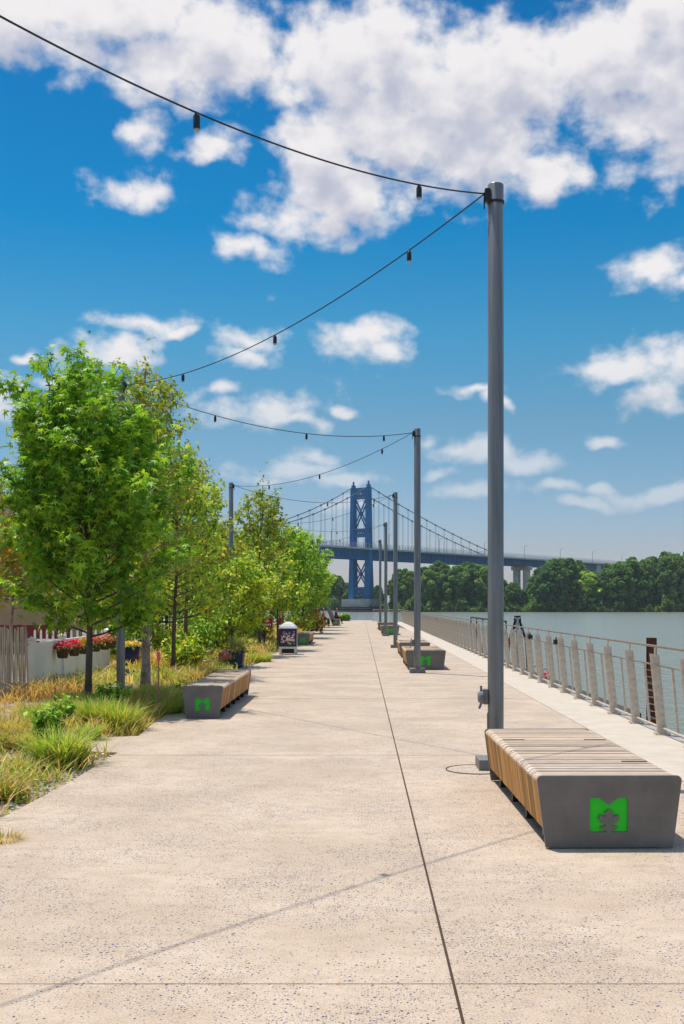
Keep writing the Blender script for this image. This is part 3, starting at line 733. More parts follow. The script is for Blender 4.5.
def scatter_leaves(name, pts, sizes, cols, shape, m, parent, seed, tilt=.9):
    """one mesh of many leaves: pts Nx3, sizes N, cols Nx3"""
    r = np.random.default_rng(seed); n = len(pts); V, Fc = shape; k = len(V)
    yaw = r.uniform(0, 2 * PI, n); pit = r.normal(-.45, tilt * .6, n); rol = r.normal(0, tilt * .6, n)
    cy, sy, cp, sp, cr, sr = np.cos(yaw), np.sin(yaw), np.cos(pit), np.sin(pit), np.cos(rol), np.sin(rol)
    v = V[None] * sizes[:, None, None]; x, y, z = v[..., 0], v[..., 1], v[..., 2]
    x1 = x * cr[:, None] + z * sr[:, None]; z1 = -x * sr[:, None] + z * cr[:, None]
    y2 = y * cp[:, None] - z1 * sp[:, None]; z2 = y * sp[:, None] + z1 * cp[:, None]
    x3 = x1 * cy[:, None] - y2 * sy[:, None]; y3 = x1 * sy[:, None] + y2 * cy[:, None]
    co_ = np.stack([x3, y3, z2], -1) + np.asarray(pts)[:, None, :]
    nl = [len(f) for f in Fc]; tot = sum(nl); flat = np.array([i for f in Fc for i in f])
    loops = (flat[None] + (np.arange(n) * k)[:, None]).ravel().astype(np.int32)
    me = bpy.data.meshes.new(name); me.vertices.add(n * k); me.vertices.foreach_set('co', co_.astype(np.float32).ravel())
    me.loops.add(len(loops)); me.loops.foreach_set('vertex_index', loops)
    lt = np.tile(np.array(nl), n); ls = np.concatenate([[0], np.cumsum(lt)[:-1]])
    me.polygons.add(len(lt)); me.polygons.foreach_set('loop_start', ls.astype(np.int32)); me.polygons.foreach_set('loop_total', lt.astype(np.int32))
    at = me.color_attributes.new('col', 'FLOAT_COLOR', 'CORNER')
    cc = np.concatenate([cols, np.ones((n, 1))], 1).astype(np.float32)
    at.data.foreach_set('color', np.repeat(cc, tot, axis=0).ravel())
    me.update(calc_edges=True); me.validate()
    o = bpy.data.objects.new(name, me); me.materials.append(M[m]); C.objects.link(o)
    if parent: o.parent = parent
    return o
GREENS = {
 'maple': [(.26, .47, .035), (.17, .36, .03), (.42, .58, .05), (.09, .22, .022)],
 'birch': [(.33, .42, .055), (.23, .32, .045), (.46, .50, .07), (.14, .21, .035), (.50, .36, .06)],
 'young': [(.33, .49, .04), (.22, .40, .04), (.48, .58, .055), (.09, .19, .025), (.66, .52, .04)],
 'dense': [(.28, .47, .04), (.18, .36, .035), (.42, .56, .055), (.09, .20, .025)],
 'autumn': [(.34, .34, .04), (.60, .22, .03), (.18, .26, .04), (.62, .38, .04)]}
def pick(r, pal, n, w=None):
    p = np.array(pal); idx = r.choice(len(p), n, p=w); return p[idx] * r.uniform(.8, 1.35, (n, 1)) * r.uniform(.93, 1.07, (n, 3))
LS = 1.15
def make_tree(label, loc, H, th, Rr, seed, pal='maple', nlimb=26, per=26, lsize=.13, shape='maple', bark='bark', tr=.055, dens=1.0, ascend=1.15, zc=.42, name='broadleaf_tree', group='trees of the planted strip', rz=0, w=None, spread=.075, shoots=7, sw=1.0):
    r = np.random.default_rng(seed)
    t = thing(name, label, 'tree', loc, rz, group)
    wd = MB(); pts = []
    ph = r.uniform(0, 6)
    def lead(z): u = z / H; return np.array([.10 * math.sin(u * 5 + ph) * u * Rr, .10 * math.cos(u * 4 + ph) * u * Rr, z])
    zs = np.linspace(0, H * .97, 14)
    wd.tube([lead(z) - np.array([0, 0, .08 if z == 0 else 0]) for z in zs], [tr * (1.35 if i == 0 else 1) * (1 - .9 * (z / H)) + .004 for i, z in enumerate(zs)], 9)
    for q in range(nlimb):
        u = (q + r.uniform(0, 1)) / nlimb; z0 = th + (H * .86 - th) * u ** 1.05
        a = q * 2.39996 + r.uniform(-.4, .4)
        # crown profile: widest at zc, tapering to both ends
        uz = (z0 - th) / (H - th)
        rad = Rr * (math.exp(-((uz - zc * .62) / .46) ** 2) * .92 + .10) * r.uniform(.72, 1.12)
        up = ascend * rad * (.22 + 1.0 * uz) * r.uniform(.7, 1.3)
        s = lead(z0); e = s + np.array([math.cos(a) * rad, math.sin(a) * rad, up + .15])
        mid = (s + e) / 2 + np.array([math.cos(a), math.sin(a), -.6]) * rad * .12
        P3 = [(1 - v) ** 2 * s + 2 * v * (1 - v) * mid + v * v * e for v in np.linspace(0, 1, 7)]
        r0 = tr * .26 * (1 - .6 * uz) + .003
        wd.tube(P3, [r0 * (1 - .85 * v) + .002 for v in np.linspace(0, 1, 7)], 5, cap=False)
        nt_ = max(3, int(rad * 6.5 * r.uniform(.8, 1.2)))
        for k_ in range(nt_):
            v = .25 + .75 * (k_ + r.random()) / nt_
            b = (1 - v) ** 2 * s + 2 * v * (1 - v) * mid + v * v * e
            aa = a + r.normal(0, 1.0); L_ = r.uniform(.16, .42) * (1.15 - .4 * uz) * (Rr / 1.4) ** .5
            ee = b + np.array([math.cos(aa) * L_, math.sin(aa) * L_, L_ * r.uniform(.1, 1.25)])
            wd.tube([b, (b + ee) / 2 + np.array([0, 0, .02]), ee], [.006, .004, .002], 3, cap=False)
            m_ = int(per * dens * r.uniform(.5, 1.3) * .8)
            tt = r.uniform(.05, 1.15, m_) ** .8
            pts.append(b + (ee - b) * tt[:, None] + r.normal(0, spread, (m_, 3)) * np.array([1, 1, .8]))
    # upright shoots that give the crown its uneven spires
    for q in range(shoots):
        a = r.uniform(0, 2 * PI); rr_ = Rr * .85 * math.sqrt(r.random()); zt_ = H * (1.0 - .20 * (rr_ / Rr) ** 1.5) * r.uniform(.9, 1.0); zb_ = zt_ - H * r.uniform(.16, .26) * sw
        s = np.array([math.cos(a) * rr_ * .8, math.sin(a) * rr_ * .8, zb_]); e = np.array([math.cos(a) * rr_, math.sin(a) * rr_, zt_])
        wd.tube([lead(zb_ - .5), s, e], [.014, .010, .003], 4, cap=False)
        m_ = int(per * 6 * dens * sw); v = r.random(m_)
        pts.append(s + (e - s) * v[:, None] + r.normal(0, 1, (m_, 3)) * (np.array([.15, .15, .08]) * (1.15 - .75 * v[:, None]) * (.8 + .2 * sw)))
    top = lead(H * .97); m_ = int(per * 3 * dens); pts.append(top + r.normal(0, 1, (m_, 3)) * np.array([.11, .11, .36]) - np.array([0, 0, .35]))
    pts = np.concatenate(pts); pts = pts[pts[:, 2] > th * .72]
    n = len(pts)
    # leaf colour: new growth at the outside of the crown is yellower, as on the real trees
    cols = pick(r, GREENS[pal], n, w)
    hl = r.normal(0, 1, 40)
    sz = lsize * LS * r.uniform(.6, 1.25, n)
    wd.build('trunk', bark, t, smooth=True)
    scatter_leaves('crown', pts, sz, cols, maple() if shape == 'maple' else oval(), 'leaf', t, seed + 1)
    return t
T = []
T.append(make_tree('large bright green maple with a dark straight trunk by the white fence', (-4.32, 17.4, 0), 5.5, 1.05, 1.42, 11, 'maple', 54, 38, .14, 'maple', 'bark', .055, 1.0, 1.25, .42, w=[.36, .28, .2, .16], shoots=15, sw=1.7))
T.append(make_tree('tall loose-crowned tree with pale mottled trunk right of the pole', (-3.98, 20.3, 0), 6.25, 1.9, 1.15, 12, 'birch', 42, 46, .082, 'oval', 'bark_pale', .085, 1.0, .95, .5, w=[.3, .25, .2, .15, .1], spread=.07, shoots=10))
T.append(make_tree('young yellow-green tree with a thin trunk left of the narrow bench', (-4.12, 24.2, 0), 5.0, 1.2, 1.3, 13, 'young', 40, 30, .11, 'oval', 'bark', .05, 1.0, .9, .4, w=[.3, .25, .2, .17, .08]))
T.append(make_tree('airy olive-green tree above the blue flower planter', (-4.55, 28.6, 0), 5.6, 1.2, 1.15, 14, 'birch', 40, 30, .11, 'oval', 'bark', .055, 1.0, .9, .45, w=[.3, .2, .25, .13, .12]))
T.append(make_tree('low yellowish tree behind the blue flower planter', (-3.9, 33.5, 0), 3.0, .6, 1.45, 15, 'young', 40, 30, .12, 'oval', 'bark', .05, 1.0, .8, .4, w=[.28, .2, .27, .1, .15]))
T.append(make_tree('tall thin tree just right of the pole whose top shows above the trees', (-3.55, 38.5, 0), 5.95, 1.5, 1.15, 16, 'birch', 30, 28, .13, 'oval', 'bark', .055, .9, 1.0, .5, w=[.3, .3, .2, .15, .05]))
T.append(make_tree('low broad yellow-green tree beside the red sign', (-3.85, 43.5, 0), 4.1, .8, 1.6, 17, 'young', 40, 26, .15, 'oval', 'bark', .05, 1.0, .8, .4, w=[.3, .25, .2, .13, .12]))
T.append(make_tree('dense green rounded tree over the far narrow bench', (-3.7, 52, 0), 5.2, 1.2, 1.6, 18, 'dense', 48, 28, .17, 'oval', 'bark', .06, 1.1, 1.0, .42, w=[.35, .25, .25, .15]))
T.append(make_tree('dense bright green tree at the right end of the near tree row', (-3.45, 60, 0), 5.6, 1.3, 1.75, 19, 'dense', 46, 26, .19, 'oval', 'bark', .06, 1.1, 1.0, .42, w=[.38, .2, .3, .12]))
def cp(src, loc, sc, rz, label, group='trees of the planted strip'):
    c = copy_tree(src); c.location = loc; c.scale = (sc, sc, sc); c.rotation_euler = (0, 0, rz); c['label'] = label; c['group'] = group; return c
far_lab = 'green tree at the far end of the planted strip, merging with its neighbours'
for i, (x, y, s, k, sc) in enumerate([(-3.6, 68, 7, 0, 1.0), (-3.7, 76, 8, 1, .95), (-4.2, 84, 7, 2, 1.0), (-4.6, 92, 8, 3, 1.0), (-4.4, 101, 7, 1, .9)]):
    cp(T[s], (x, y, 0), sc, 1.3 * k + .7, far_lab, 'far trees of the planted strip')
back_lab = 'yellow-green tree of the second row, behind the trees by the promenade'
for i, (x, y, s, sc) in enumerate([(-6.6, 30.5, 4, 1.0), (-6.6, 35, 2, .85), (-7.6, 41, 4, 1.1), (-7.2, 47, 6, 1.1), (-8.0, 56, 7, 1.05), (-6.2, 50, 3, 1.0), (-7.0, 66, 8, 1.1), (-9, 76, 7, 1.2), (-11, 50, 3, 1.1), (-13, 62, 8, 1.3), (-10, 90, 8, 1.2), (-16, 78, 7, 1.4)]):
    cp(T[s], (x, y, 0), sc, i * 1.9, back_lab, 'second row of trees')
make_tree('small tree with orange-tinged leaves and twiggy pale stem at the left picture edge', (-6.5, 20.3, 0), 3.5, 1.5, 1.25, 31, 'autumn', 24, 24, .12, 'maple', 'bark_pale', .04, 1.0, .6, .4, w=[.35, .15, .4, .1])

# far wood: individual trees
def far_tree(seed, pal, shape=1.0):
    r = np.random.default_rng(seed); t = thing('far_tree', '', 'tree')
    H = 20.; wd = MB(); wd.tube([(0, 0, -1), (.3, .2, 6), (.1, 0, 15)], [.6, .4, .1], 6)
    pts = []; cols = []
    nb = 58
    for q in range(nb):
        a = q * 2.4 + r.uniform(-.5, .5); u = (q + .5) / nb; z = 2.0 + 16.6 * u
        rr = (5.0 * math.sin(PI * min(1, .14 + u * .84)) ** .75) * r.uniform(.4, 1.12) * shape
        c = np.array([math.cos(a) * rr, math.sin(a) * rr, z]); 
        wd.tube([(0.1, 0, max(1, z - 4)), tuple(c)], [.14, .04], 4, cap=False)
        s = r.uniform(.8, 1.75); m_ = int(100 * s / 1.4)
        d = r.normal(0, 1, (m_, 3)); d /= np.linalg.norm(d, axis=1)[:, None]
        p = c + d * s * r.uniform(.55, 1.08, (m_, 1)) * np.array([1, 1, .8]); pts.append(p)
        cols.append(pick(r, [pal[q % len(pal)]], m_) * r.uniform(.85, 1.5))
    wd.build('trunk', 'bark', t)
    pts = np.concatenate(pts); n = len(pts)
    scatter_leaves('crown', pts, .78 * r.uniform(.6, 1.3, n), np.concatenate(cols), clump(), 'leaf_far', t, seed, 1.2)
    return t
FP = [(.10, .20, .055), (.075, .155, .055), (.14, .235, .065)]
far_protos = [far_tree(101, FP), far_tree(102, [(.08, .16, .055), (.12, .215, .06)], 1.12), far_tree(103, [(.12, .22, .055), (.16, .255, .065)], .9), far_tree(104, [(.065, .14, .06), (.095, .185, .065)], 1.0)]
lightp = far_tree(105, [(.32, .45, .06), (.26, .40, .06)], 1.1)
prof = [(-400, 566), (200, 570), (322, 577), (338, 570), (350, 586), (378, 586), (388, 574), (400, 569), (420, 569), (440, 562), (455, 566), (470, 562), (485, 566), (497, 570), (508, 578), (519, 588), (528, 586), (536, 566), (550, 558), (566, 556), (580, 562), (598, 574), (608, 562), (620, 560), (640, 557), (655, 553), (684, 550), (760, 546), (1100, 552)]
fr = random.Random(5); used = set(); nfar = 0
def put_far(x, y, top, wide=1.0):
    global nfar
    i = fr.randrange(4); H = top + 1.0; s = H / 19.6
    o = far_protos[i] if i not in used else copy_tree(far_protos[i]); used.add(i)
    o.location = (x, y, -1.0); sxy = max(.75, s) * fr.uniform(.85, 1.15) * wide; o.scale = (sxy, sxy, s); o.rotation_euler = (0, 0, fr.uniform(0, 6.28))
    o['label'] = 'dark green broadleaf tree of the wood on the far riverbank'; o['group'] = 'trees of the wood on the far riverbank'; nfar += 1
x = -150.
while x < 330:
    for row in range(3):
        xx = x + fr.uniform(-2.5, 2.5); yy = shore(xx) + 9 + row * 11 + fr.uniform(-3, 3)
        px = VX + F * xx / yy
        # keep clear of the bridge piers and deck
        tb = (xx - TW.x) * D_.x + (yy - TW.y) * D_.y; nb_ = (xx - TW.x) * N_.x + (yy - TW.y) * N_.y
        if tb > -360 and abs(nb_) < 11: continue
        ty = np.interp(px, [a for a, b in prof], [b for a, b in prof]) + fr.uniform(-1.5, 5) + (2 if row == 0 else 0)
        if 571 < px < 601 and row == 0: continue
        put_far(xx, yy, EYE + (VY - ty) * yy / F)
    x += 7.2
lightp.location = (G(586, 497).x, 497, -1); lightp.scale = (1.35, 1.1, .90)
tag(lightp, 'light yellow-green tree standing out in front of the dark wood on the far bank', 'tree', 'trees of the wood on the far riverbank')
# bank shrubs: one low mass nobody could count
r = np.random.default_rng(9); n = 26000
bx_ = r.uniform(-150, 335, n); by_ = np.array([shore(v) for v in bx_]) + np.abs(r.normal(0, 1, n)) * 5 - 1
hh = 3.0 + 2.2 * np.sin(bx_ * .33) + 1.6 * np.sin(bx_ * .83 + 1) + 1.2 * np.sin(bx_ * 1.9)
bz_ = -1.9 + r.uniform(0, 1, n) ** .7 * np.maximum(1.2, hh) + (by_ - np.array([shore(v) for v in bx_])) * .25
pal = np.array([(.11, .21, .055), (.17, .27, .065), (.075, .16, .05)]); ci = (np.floor((np.sin(bx_ * .47) + np.sin(bx_ * 1.13)) * 1.2).astype(int)) % 3
tag(scatter_leaves('riverbank_shrubs', np.stack([bx_, by_, bz_], 1), r.uniform(.6, 1.3, n), pal[ci] * r.uniform(.75, 1.3, (n, 1)), clump(), 'leaf_far', None, 77, 1.2), 'dense low shrubs along the far waterline', 'shrubs', None, 'stuff')

# ------------------------------------------------------------------ planting strip
def blades(n, r, R0, h, pal, spread=.8, wid=.010, seg=4):
    m = MB(); p = np.array(pal)
    for i in range(n):
        a = r.uniform(0, 2 * PI); rr = R0 * math.sqrt(r.random()); bx0, by0 = rr * math.cos(a), rr * math.sin(a)
        a2 = a + r.normal(0, .6); L_ = h * r.uniform(.6, 1.15); lean = r.uniform(.15, spread) * L_
        w = wid * r.uniform(.7, 1.3); ux, uy = -math.sin(a2) * w, math.cos(a2) * w
        col = tuple(p[r.integers(len(p))] * r.uniform(.75, 1.25)); pr = []
        for s in range(seg + 1):
            t = s / seg; ox = lean * t * t; z = L_ * (t - .32 * t ** 3 * (lean / L_))
            ww = 1 - t * .92; pr.append(((bx0 + math.cos(a2) * ox - ux * ww, by0 + math.sin(a2) * ox - uy * ww, z), (bx0 + math.cos(a2) * ox + ux * ww, by0 + math.sin(a2) * ox + uy * ww, z)))
        m.add([q for s in pr for q in s], [(2 * s, 2 * s + 1, 2 * s + 3, 2 * s + 2) for s in range(seg)], col)
    return m
r = np.random.default_rng(21)
gp_g = [(.19, .34, .04), (.28, .43, .05), (.40, .48, .08), (.52, .46, .15)]
gp_t = [(.50, .36, .13), (.42, .30, .09), (.33, .33, .07), (.60, .45, .21)]
tus = []
for i, (pal, n_, R0, h, sp) in enumerate(((gp_g, 520, .22, .50, .95), (gp_g + gp_t[:1], 480, .26, .46, 1.0), (gp_t, 440, .24, .42, 1.0), (gp_t[:2] + gp_g[2:], 420, .22, .36, 1.0))):
    o = blades(n_, r, R0, h, pal, sp).build('ornamental_grass', 'blade'); tus.append(o)
clumps = [(0, G(60, 11.0), 1.1, 'large green arching grass clump at the paving edge, nearest the camera of the big ones'), (1, G(118, 14.0), 1.05, 'wide green grass clump at the foot of the maple, by the paving pocket'), (0, G(100, 14.1), .95, 'green grass clump left of the wide clump at the maple foot'),
 (2, G(8, 12.6), .9, 'straw-coloured grass clump at the left picture edge'), (2, G(2, 9.2), .7, 'small dry grass tuft at the lower left corner of the planting'), (3, G(20, 10.6), .7, 'dry tuft left of the large arching grass clump'),
 (2, G(35, 14.6), 1.0, 'tan grass clump in front of the lath fence'), (3, G(60, 15.2), 1.0, 'yellowing grass clump below the white fence'), (0, G(72, 15.6), .8, 'dark green grass tuft right below the white fence'),
 (3, G(140, 16.0), .9, 'grass clump behind the pink-topped stake'), (0, G(168, 16.2), .9, 'green clump just left of the narrow bench'), (1, G(176, 18.2), .9, 'green clump behind the front end of the narrow bench'),
 (3, G(150, 19.0), 1.0, 'yellow clump at the foot of the mottled trunk'), (2, G(192, 22.0), .9, 'tan clump behind the narrow bench'), (3, G(205, 24.0), .9, 'yellow-green clump left of the blue planter'), (1, G(262, 30.5), .95, 'green clump right of the blue planter by the paving'),
 (3, G(246, 31.0), .8, 'tan clump behind the blue planter'), (2, G(130, 17.2), .9, 'tan clump at the base of the pole'), (2, G(3, 7.45), .42, 'tiny dry brown tuft lying on the paving at the lower left edge'), (3, G(20, 11.9), .8, 'mixed green and straw clump left of the large arching one'), (0, G(40, 13.6), .8, 'green clump between the big arching clump and the white fence'), (1, G(82, 14.6), .8, 'mixed clump just left of the maple trunk'), (0, G(150, 17.5), .9, 'green clump between the pole and the narrow bench'), (0, G(90, 13.0), .55, 'small green tuft in the gravel pocket')]
seen = set()
for i, (k, p, s, lab) in enumerate(clumps):
    o = tus[k] if k not in seen else tus[k].copy()
    if k in seen: C.objects.link(o)
    seen.add(k); o.location = (p.x, p.y, gz(p.x, p.y) - .01); o.scale = (s, s, s * (.80 + .12 * math.sin(i))); o.rotation_euler = (0, 0, i * 1.7)
    tag(o, lab, 'ornamental grass', 'ornamental grass clumps in the planting strip')
# ground cover between the clumps
def edge_x(y): return float(np.interp(y, [b for a, b in edge], [a for a, b in edge]))
m = MB(); r = np.random.default_rng(33); palc = np.array([(.58, .38, .15), (.50, .40, .11), (.36, .40, .08), (.22, .36, .05), (.72, .54, .27), (.56, .30, .09)])
cnt = 0
while cnt < 48000:
    y = 7.5 + 55 * r.random() ** 1.7; ex = edge_x(y); x = ex - .05 - 4.6 * r.random() ** 1.25 - (1.5 * r.random() if y > 20 else 0)
    nz = math.sin(x * 1.9 + 1.3 * math.sin(y * .9)) + math.sin(y * 1.4 + x) + .5 * math.sin(y * 4.1 - x * 3)
    if nz < -.35 and r.random() < .85: continue
    if y < 13.5 and ex - x < .45 * abs(math.sin(y * 3.1)) + .1 and r.random() < .93: continue
    if x < -5.8 and 19 < y < 26: continue
    cnt += 1
    h = r.uniform(.06, .29) * (.7 + .3 * max(0, nz)) * (1 + y * .012); a = r.uniform(0, 6.28); ln = h * r.uniform(.3, 2.2); w = r.uniform(.0022, .0055) * (1 + y * .075)
    ci = int(np.clip((math.sin(x * 1.1 + y * .6) + math.sin(y * .45 - x * .8)) * 1.2 + 1.6 + r.normal(0, 1.1), 0, 5)); col = tuple(palc[ci] * r.uniform(.75, 1.3))
    z = gz(x, y) - .01; ux, uy = -math.sin(a) * w, math.cos(a) * w; cx_, cy_ = math.cos(a) * ln, math.sin(a) * ln
    m.add([(x - ux, y - uy, z), (x + ux, y + uy, z), (x + cx_ * .4 + ux * .8, y + cy_ * .4 + uy * .8, z + h * .65), (x + cx_ * .4 - ux * .8, y + cy_ * .4 - uy * .8, z + h * .65), (x + cx_, y + cy_, z + h)], [(0, 1, 2, 3), (3, 2, 4)], col)
tag(m.build('meadow_grass', 'blade'), 'mixed yellow and green low grasses filling the planting strip', 'grass', None, 'stuff')
# broad leaved ground cover
n = 9000; pts = []; cols = []
while len(pts) < n:
    y = 9 + 50 * r.random() ** 1.6; ex = edge_x(y); x = ex - .1 - 4.6 * r.random(); s_ = math.sin(x * 2.7 + y * 1.1) + math.sin(y * 2.3 - x * 1.7)
    if s_ < .45 or (x < -5.8 and 19 < y < 26): continue
    pts.append((x, y, gz(x, y) + r.uniform(.0, .30) * (s_ - .3) * .6)); q = r.random()
    cols.append(np.array([(.13, .24, .03), (.20, .28, .035), (.30, .27, .05), (.42, .30, .03)][int(q * 4) if q < .93 else 3]) * r.uniform(.7, 1.2))
pts = np.array(pts)
tag(scatter_leaves('leafy_ground_cover', pts, (.035 + .0022 * pts[:, 1]) * r.uniform(.7, 1.3, n), np.array(cols), oval(), 'leaf', None, 55), 'leafy low perennials between the grasses', 'ground cover', None, 'stuff')
# gravel mulch
m = MB()
for i in range(5200):
    y = 7.5 + 22 * r.random() ** 1.6; x = edge_x(y) - .02 - 3.2 * r.random() ** 1.6; s = r.uniform(.008, .03); g_ = r.uniform(.3, .72)
    if r.random() < .1: s *= 2.0
    a = r.uniform(0, 3); z = gz(x, y) + s * .2
    m.box((x, y, z), (s * 1.5, s, s * .8), rz=a, rx=r.uniform(-.4, .4), col=(g_, g_ * .92, g_ * .80), taper=.6)
tag(m.build('gravel_mulch', 'stone'), 'pale gravel and stones between the plants', 'gravel', None, 'stuff')
# shrubs in the strip
def shrub(loc, h, R0, pal, seed, label, n=1500, ls=.09):
    r = np.random.default_rng(seed); t = thing('shrub', label, 'shrub', loc, 0, 'shrubs of the planting strip')
    wd = MB(); pts = []
    for i in range(16):
        a = i * 2.4; rr = R0 * r.uniform(.3, .9); e = np.array([math.cos(a) * rr, math.sin(a) * rr, h * r.uniform(.5, .95)])
        wd.tube([(0, 0, 0), e * np.array([.4, .4, .5]), e], [.012, .008, .003], 4, cap=False)
        pts.append(e * r.uniform(.35, 1.08, (n // 16, 1)) + r.normal(0, R0 * .17, (n // 16, 3)))
    pts = np.concatenate(pts); pts[:, 2] = np.abs(pts[:, 2]) + .02
    wd.build('stem', 'bark', t)
    scatter_leaves('foliage', pts, ls * r.uniform(.6, 1.3, len(pts)), pick(r, GREENS[pal], len(pts)), oval(), 'leaf', t, seed)
    return t
sh = [((G(172, 30).x, 30, .05), 1.0, .8, 'young', 'round yellow-green bush seen behind the thin trunk'), ((G(196, 31).x, 31, .05), 1.5, .9, 'dense', 'tall green bush behind the narrow bench'),
 ((G(215, 34).x, 34, .05), 1.6, 1.0, 'young', 'yellow-green bush left of the blue planter'), ((G(232, 39).x, 39, .05), 1.6, 1.1, 'dense', 'green bush filling the gap behind the blue planter'), ((G(256, 44).x, 44, .05), 1.3, .9, 'young', 'yellow bush behind the red sign'),
 ((G(296, 58).x, 58, .05), .9, .9, 'young', 'golden low bush beyond the far narrow bench'), ((G(311, 60).x, 60, .05), .9, .8, 'autumn', 'orange-tinged low bush at the paving edge'), ((G(304, 68).x, 68, .05), 1.2, 1.1, 'dense', 'green bush under the far trees'),
 ((G(112, 15.6).x, 15.6, .05), .38, .25, 'dense', 'small leafy plant at the foot of the pole'), ((G(62, 13.8).x, 13.8, .05), .34, .2, 'dense', 'small bright leafy plant below the white fence'), ((G(45, 12.0).x, 12.0, .05), .42, .2, 'dense', 'upright leafy weed behind the large arching grass clump'),
 ((G(118, 28).x, 28, .05), .9, .5, 'dense', 'narrow green bush at the far end of the white fence'), ((G(186, 26).x, 26, .05), .7, .6, 'young', 'yellow-green mound beside the thin trunk'),
 ((G(345, 104).x, 104, .02), .55, .5, 'dense', 'small pale plant where the promenade ends')]
for i, (p, h, R0, pal, lab) in enumerate(sh): shrub(p, h, R0, pal, 200 + i, lab, n=1500 if h > .5 else 500, ls=.06 + p[1] * .0022)

# stake
p = G(158.5, 15.9); t = thing('marker_stake', 'thin wooden stake with a pink ribbon at the edge of the planting', 'stake', (p.x, p.y, 0))
MB().box((0, 0, .45), (.022, .022, .92)).build('stake', 'stake', t); MB().box((0, -.002, .84), (.045, .032, .12)).build('ribbon', 'ribbon', t)

# ------------------------------------------------------------------ fences and buildings on the left
t = thing('privacy_fence', 'low white vinyl panel fence carrying the flower baskets', 'fence', (0, 0, 0))
A = Vector((-5.78, 19.3, 0)); B = Vector((-5.98, 25.9, 0)); dv = (B - A); L_ = dv.length; az_ = math.atan2(dv.y, dv.x)
def along(u, off=0, z=0): v = A + dv * u; nrm = Vector((dv.y, -dv.x, 0)).normalized(); return (v.x + nrm.x * off, v.y + nrm.y * off, z)
for i in range(4):
    u = i / 3; m = MB(); c = along(u, 0, .47); m.box(c, (.12, .12, .98), rz=az_); m.box((c[0], c[1], .98), (.15, .15, .03), rz=az_); m.box((c[0], c[1], 1.012), (.09, .09, .03), rz=az_, taper=.3); m.build('fence_post', 'white', t, bevel=.004)
for i in range(3):
    m = MB(); n_ = 12
    for j in range(n_):
        u = (i + (j + .5) / n_ * .95 + .025) / 3; m.box(along(u, 0, .46), (L_ / 3 * .95 / n_ - .006, .03, .76), rz=az_)
    for z in (.10, .86): m.box(along((i + .5) / 3, 0, z), (L_ / 3 * .955, .055, .10), rz=az_)
    m.build('panel', 'white', t, bevel=.003)
def picket(p0_, p1_, n_, h, label, name='picket_fence', m_='white', w=.05, lean=0, pointed=True, rnds=0):
    t = thing(name, label, 'fence'); p0_ = Vector(p0_); p1_ = Vector(p1_); a = math.atan2((p1_ - p0_).y, (p1_ - p0_).x); rr = random.Random(3)
    m = MB()
    for i in range(n_):
        c = p0_.lerp(p1_, (i + .5) / n_); hh_ = h + rr.uniform(-rnds, rnds)
        m.box((c.x, c.y, hh_ / 2 + .03), (w, .018, hh_), rz=a, ry=rr.uniform(-lean, lean))
        if pointed: m.box((c.x, c.y, hh_ + .045), (w, .018, .05), rz=a, taper=.25)
    m.build('pickets', m_, t)
    for z in (h * .25, h * .8):
        c = (p0_ + p1_) / 2; MB().box((c.x, c.y + .03, z), ((p1_ - p0_).length, .02, .05), rz=a).build('rail', m_, t)
    return t
picket((-7.9, 26.4, 0), (-6.15, 26.4, 0), 12, .92, 'white picket fence showing its points behind the panel fence', w=.05)
picket((-7.6, 18.1, 0), (-5.40, 17.85, 0), 64, 1.18, 'weathered grey lath fence leaning at the left picture edge', 'lath_fence', 'lath', w=.024, lean=.03, pointed=False, rnds=.05)
t = thing('board_fence', 'dark red board fence behind the white pickets', 'fence')
m = MB()
for i in range(34): m.box((-13.7 + i * .15, 33.0 + .003 * (i % 2), .50), (.14, .02, .92 + .02 * (i % 3)))
m.build('boards', 'maroon', t)
t = thing('house', 'tan rendered low building with a dark roof behind the left trees', 'building')
hw = MB(); hw.span(-34, -12.6, 46, 60, 0, 4.9); hw.build('wall', 'tan', t)
rf = MB(); rf.add([(-34.6, 45.4, 4.9), (-12, 45.4, 4.9), (-12, 60.6, 4.9), (-34.6, 60.6, 4.9), (-34.6, 53, 6.9), (-12, 53, 6.9)], [(0, 1, 5, 4), (2, 3, 4, 5), (1, 2, 5), (3, 0, 4), (3, 2, 1, 0)]); rf.build('roof', 'roof', t)
for i in range(3):
    x = -31 + i * 4.2
    w_ = MB(); w_.span(x - .75, x + .75, 45.93, 45.99, 1.1, 2.7); wo_ = w_.build('window', 'white', t)
    g_ = MB(); g_.span(x - .65, x - .03, 45.90, 45.925, 1.2, 2.6); g_.span(x + .03, x + .65, 45.90, 45.925, 1.2, 2.6); g_.build('pane', 'glass', wo_)
d = MB(); d.span(-14.9, -13.9, 45.93, 45.99, .05, 2.15); dd = d.build('door', 'maroon', t); MB().box((-14.1, 45.9, 1.05), (.05, .05, .14)).build('handle', 'cable', dd)
# garden wall / tan screen right behind the maroon fence
t = thing('garden_wall', 'tan garden wall behind the dark red board fence', 'wall')
MB().span(-12.9, -7.6, 35.5, 35.8, 0, 1.75).build('wall', 'tan', t); MB().span(-12.95, -7.55, 35.45, 35.85, 1.752, 1.82).build('coping', 'coping', t)
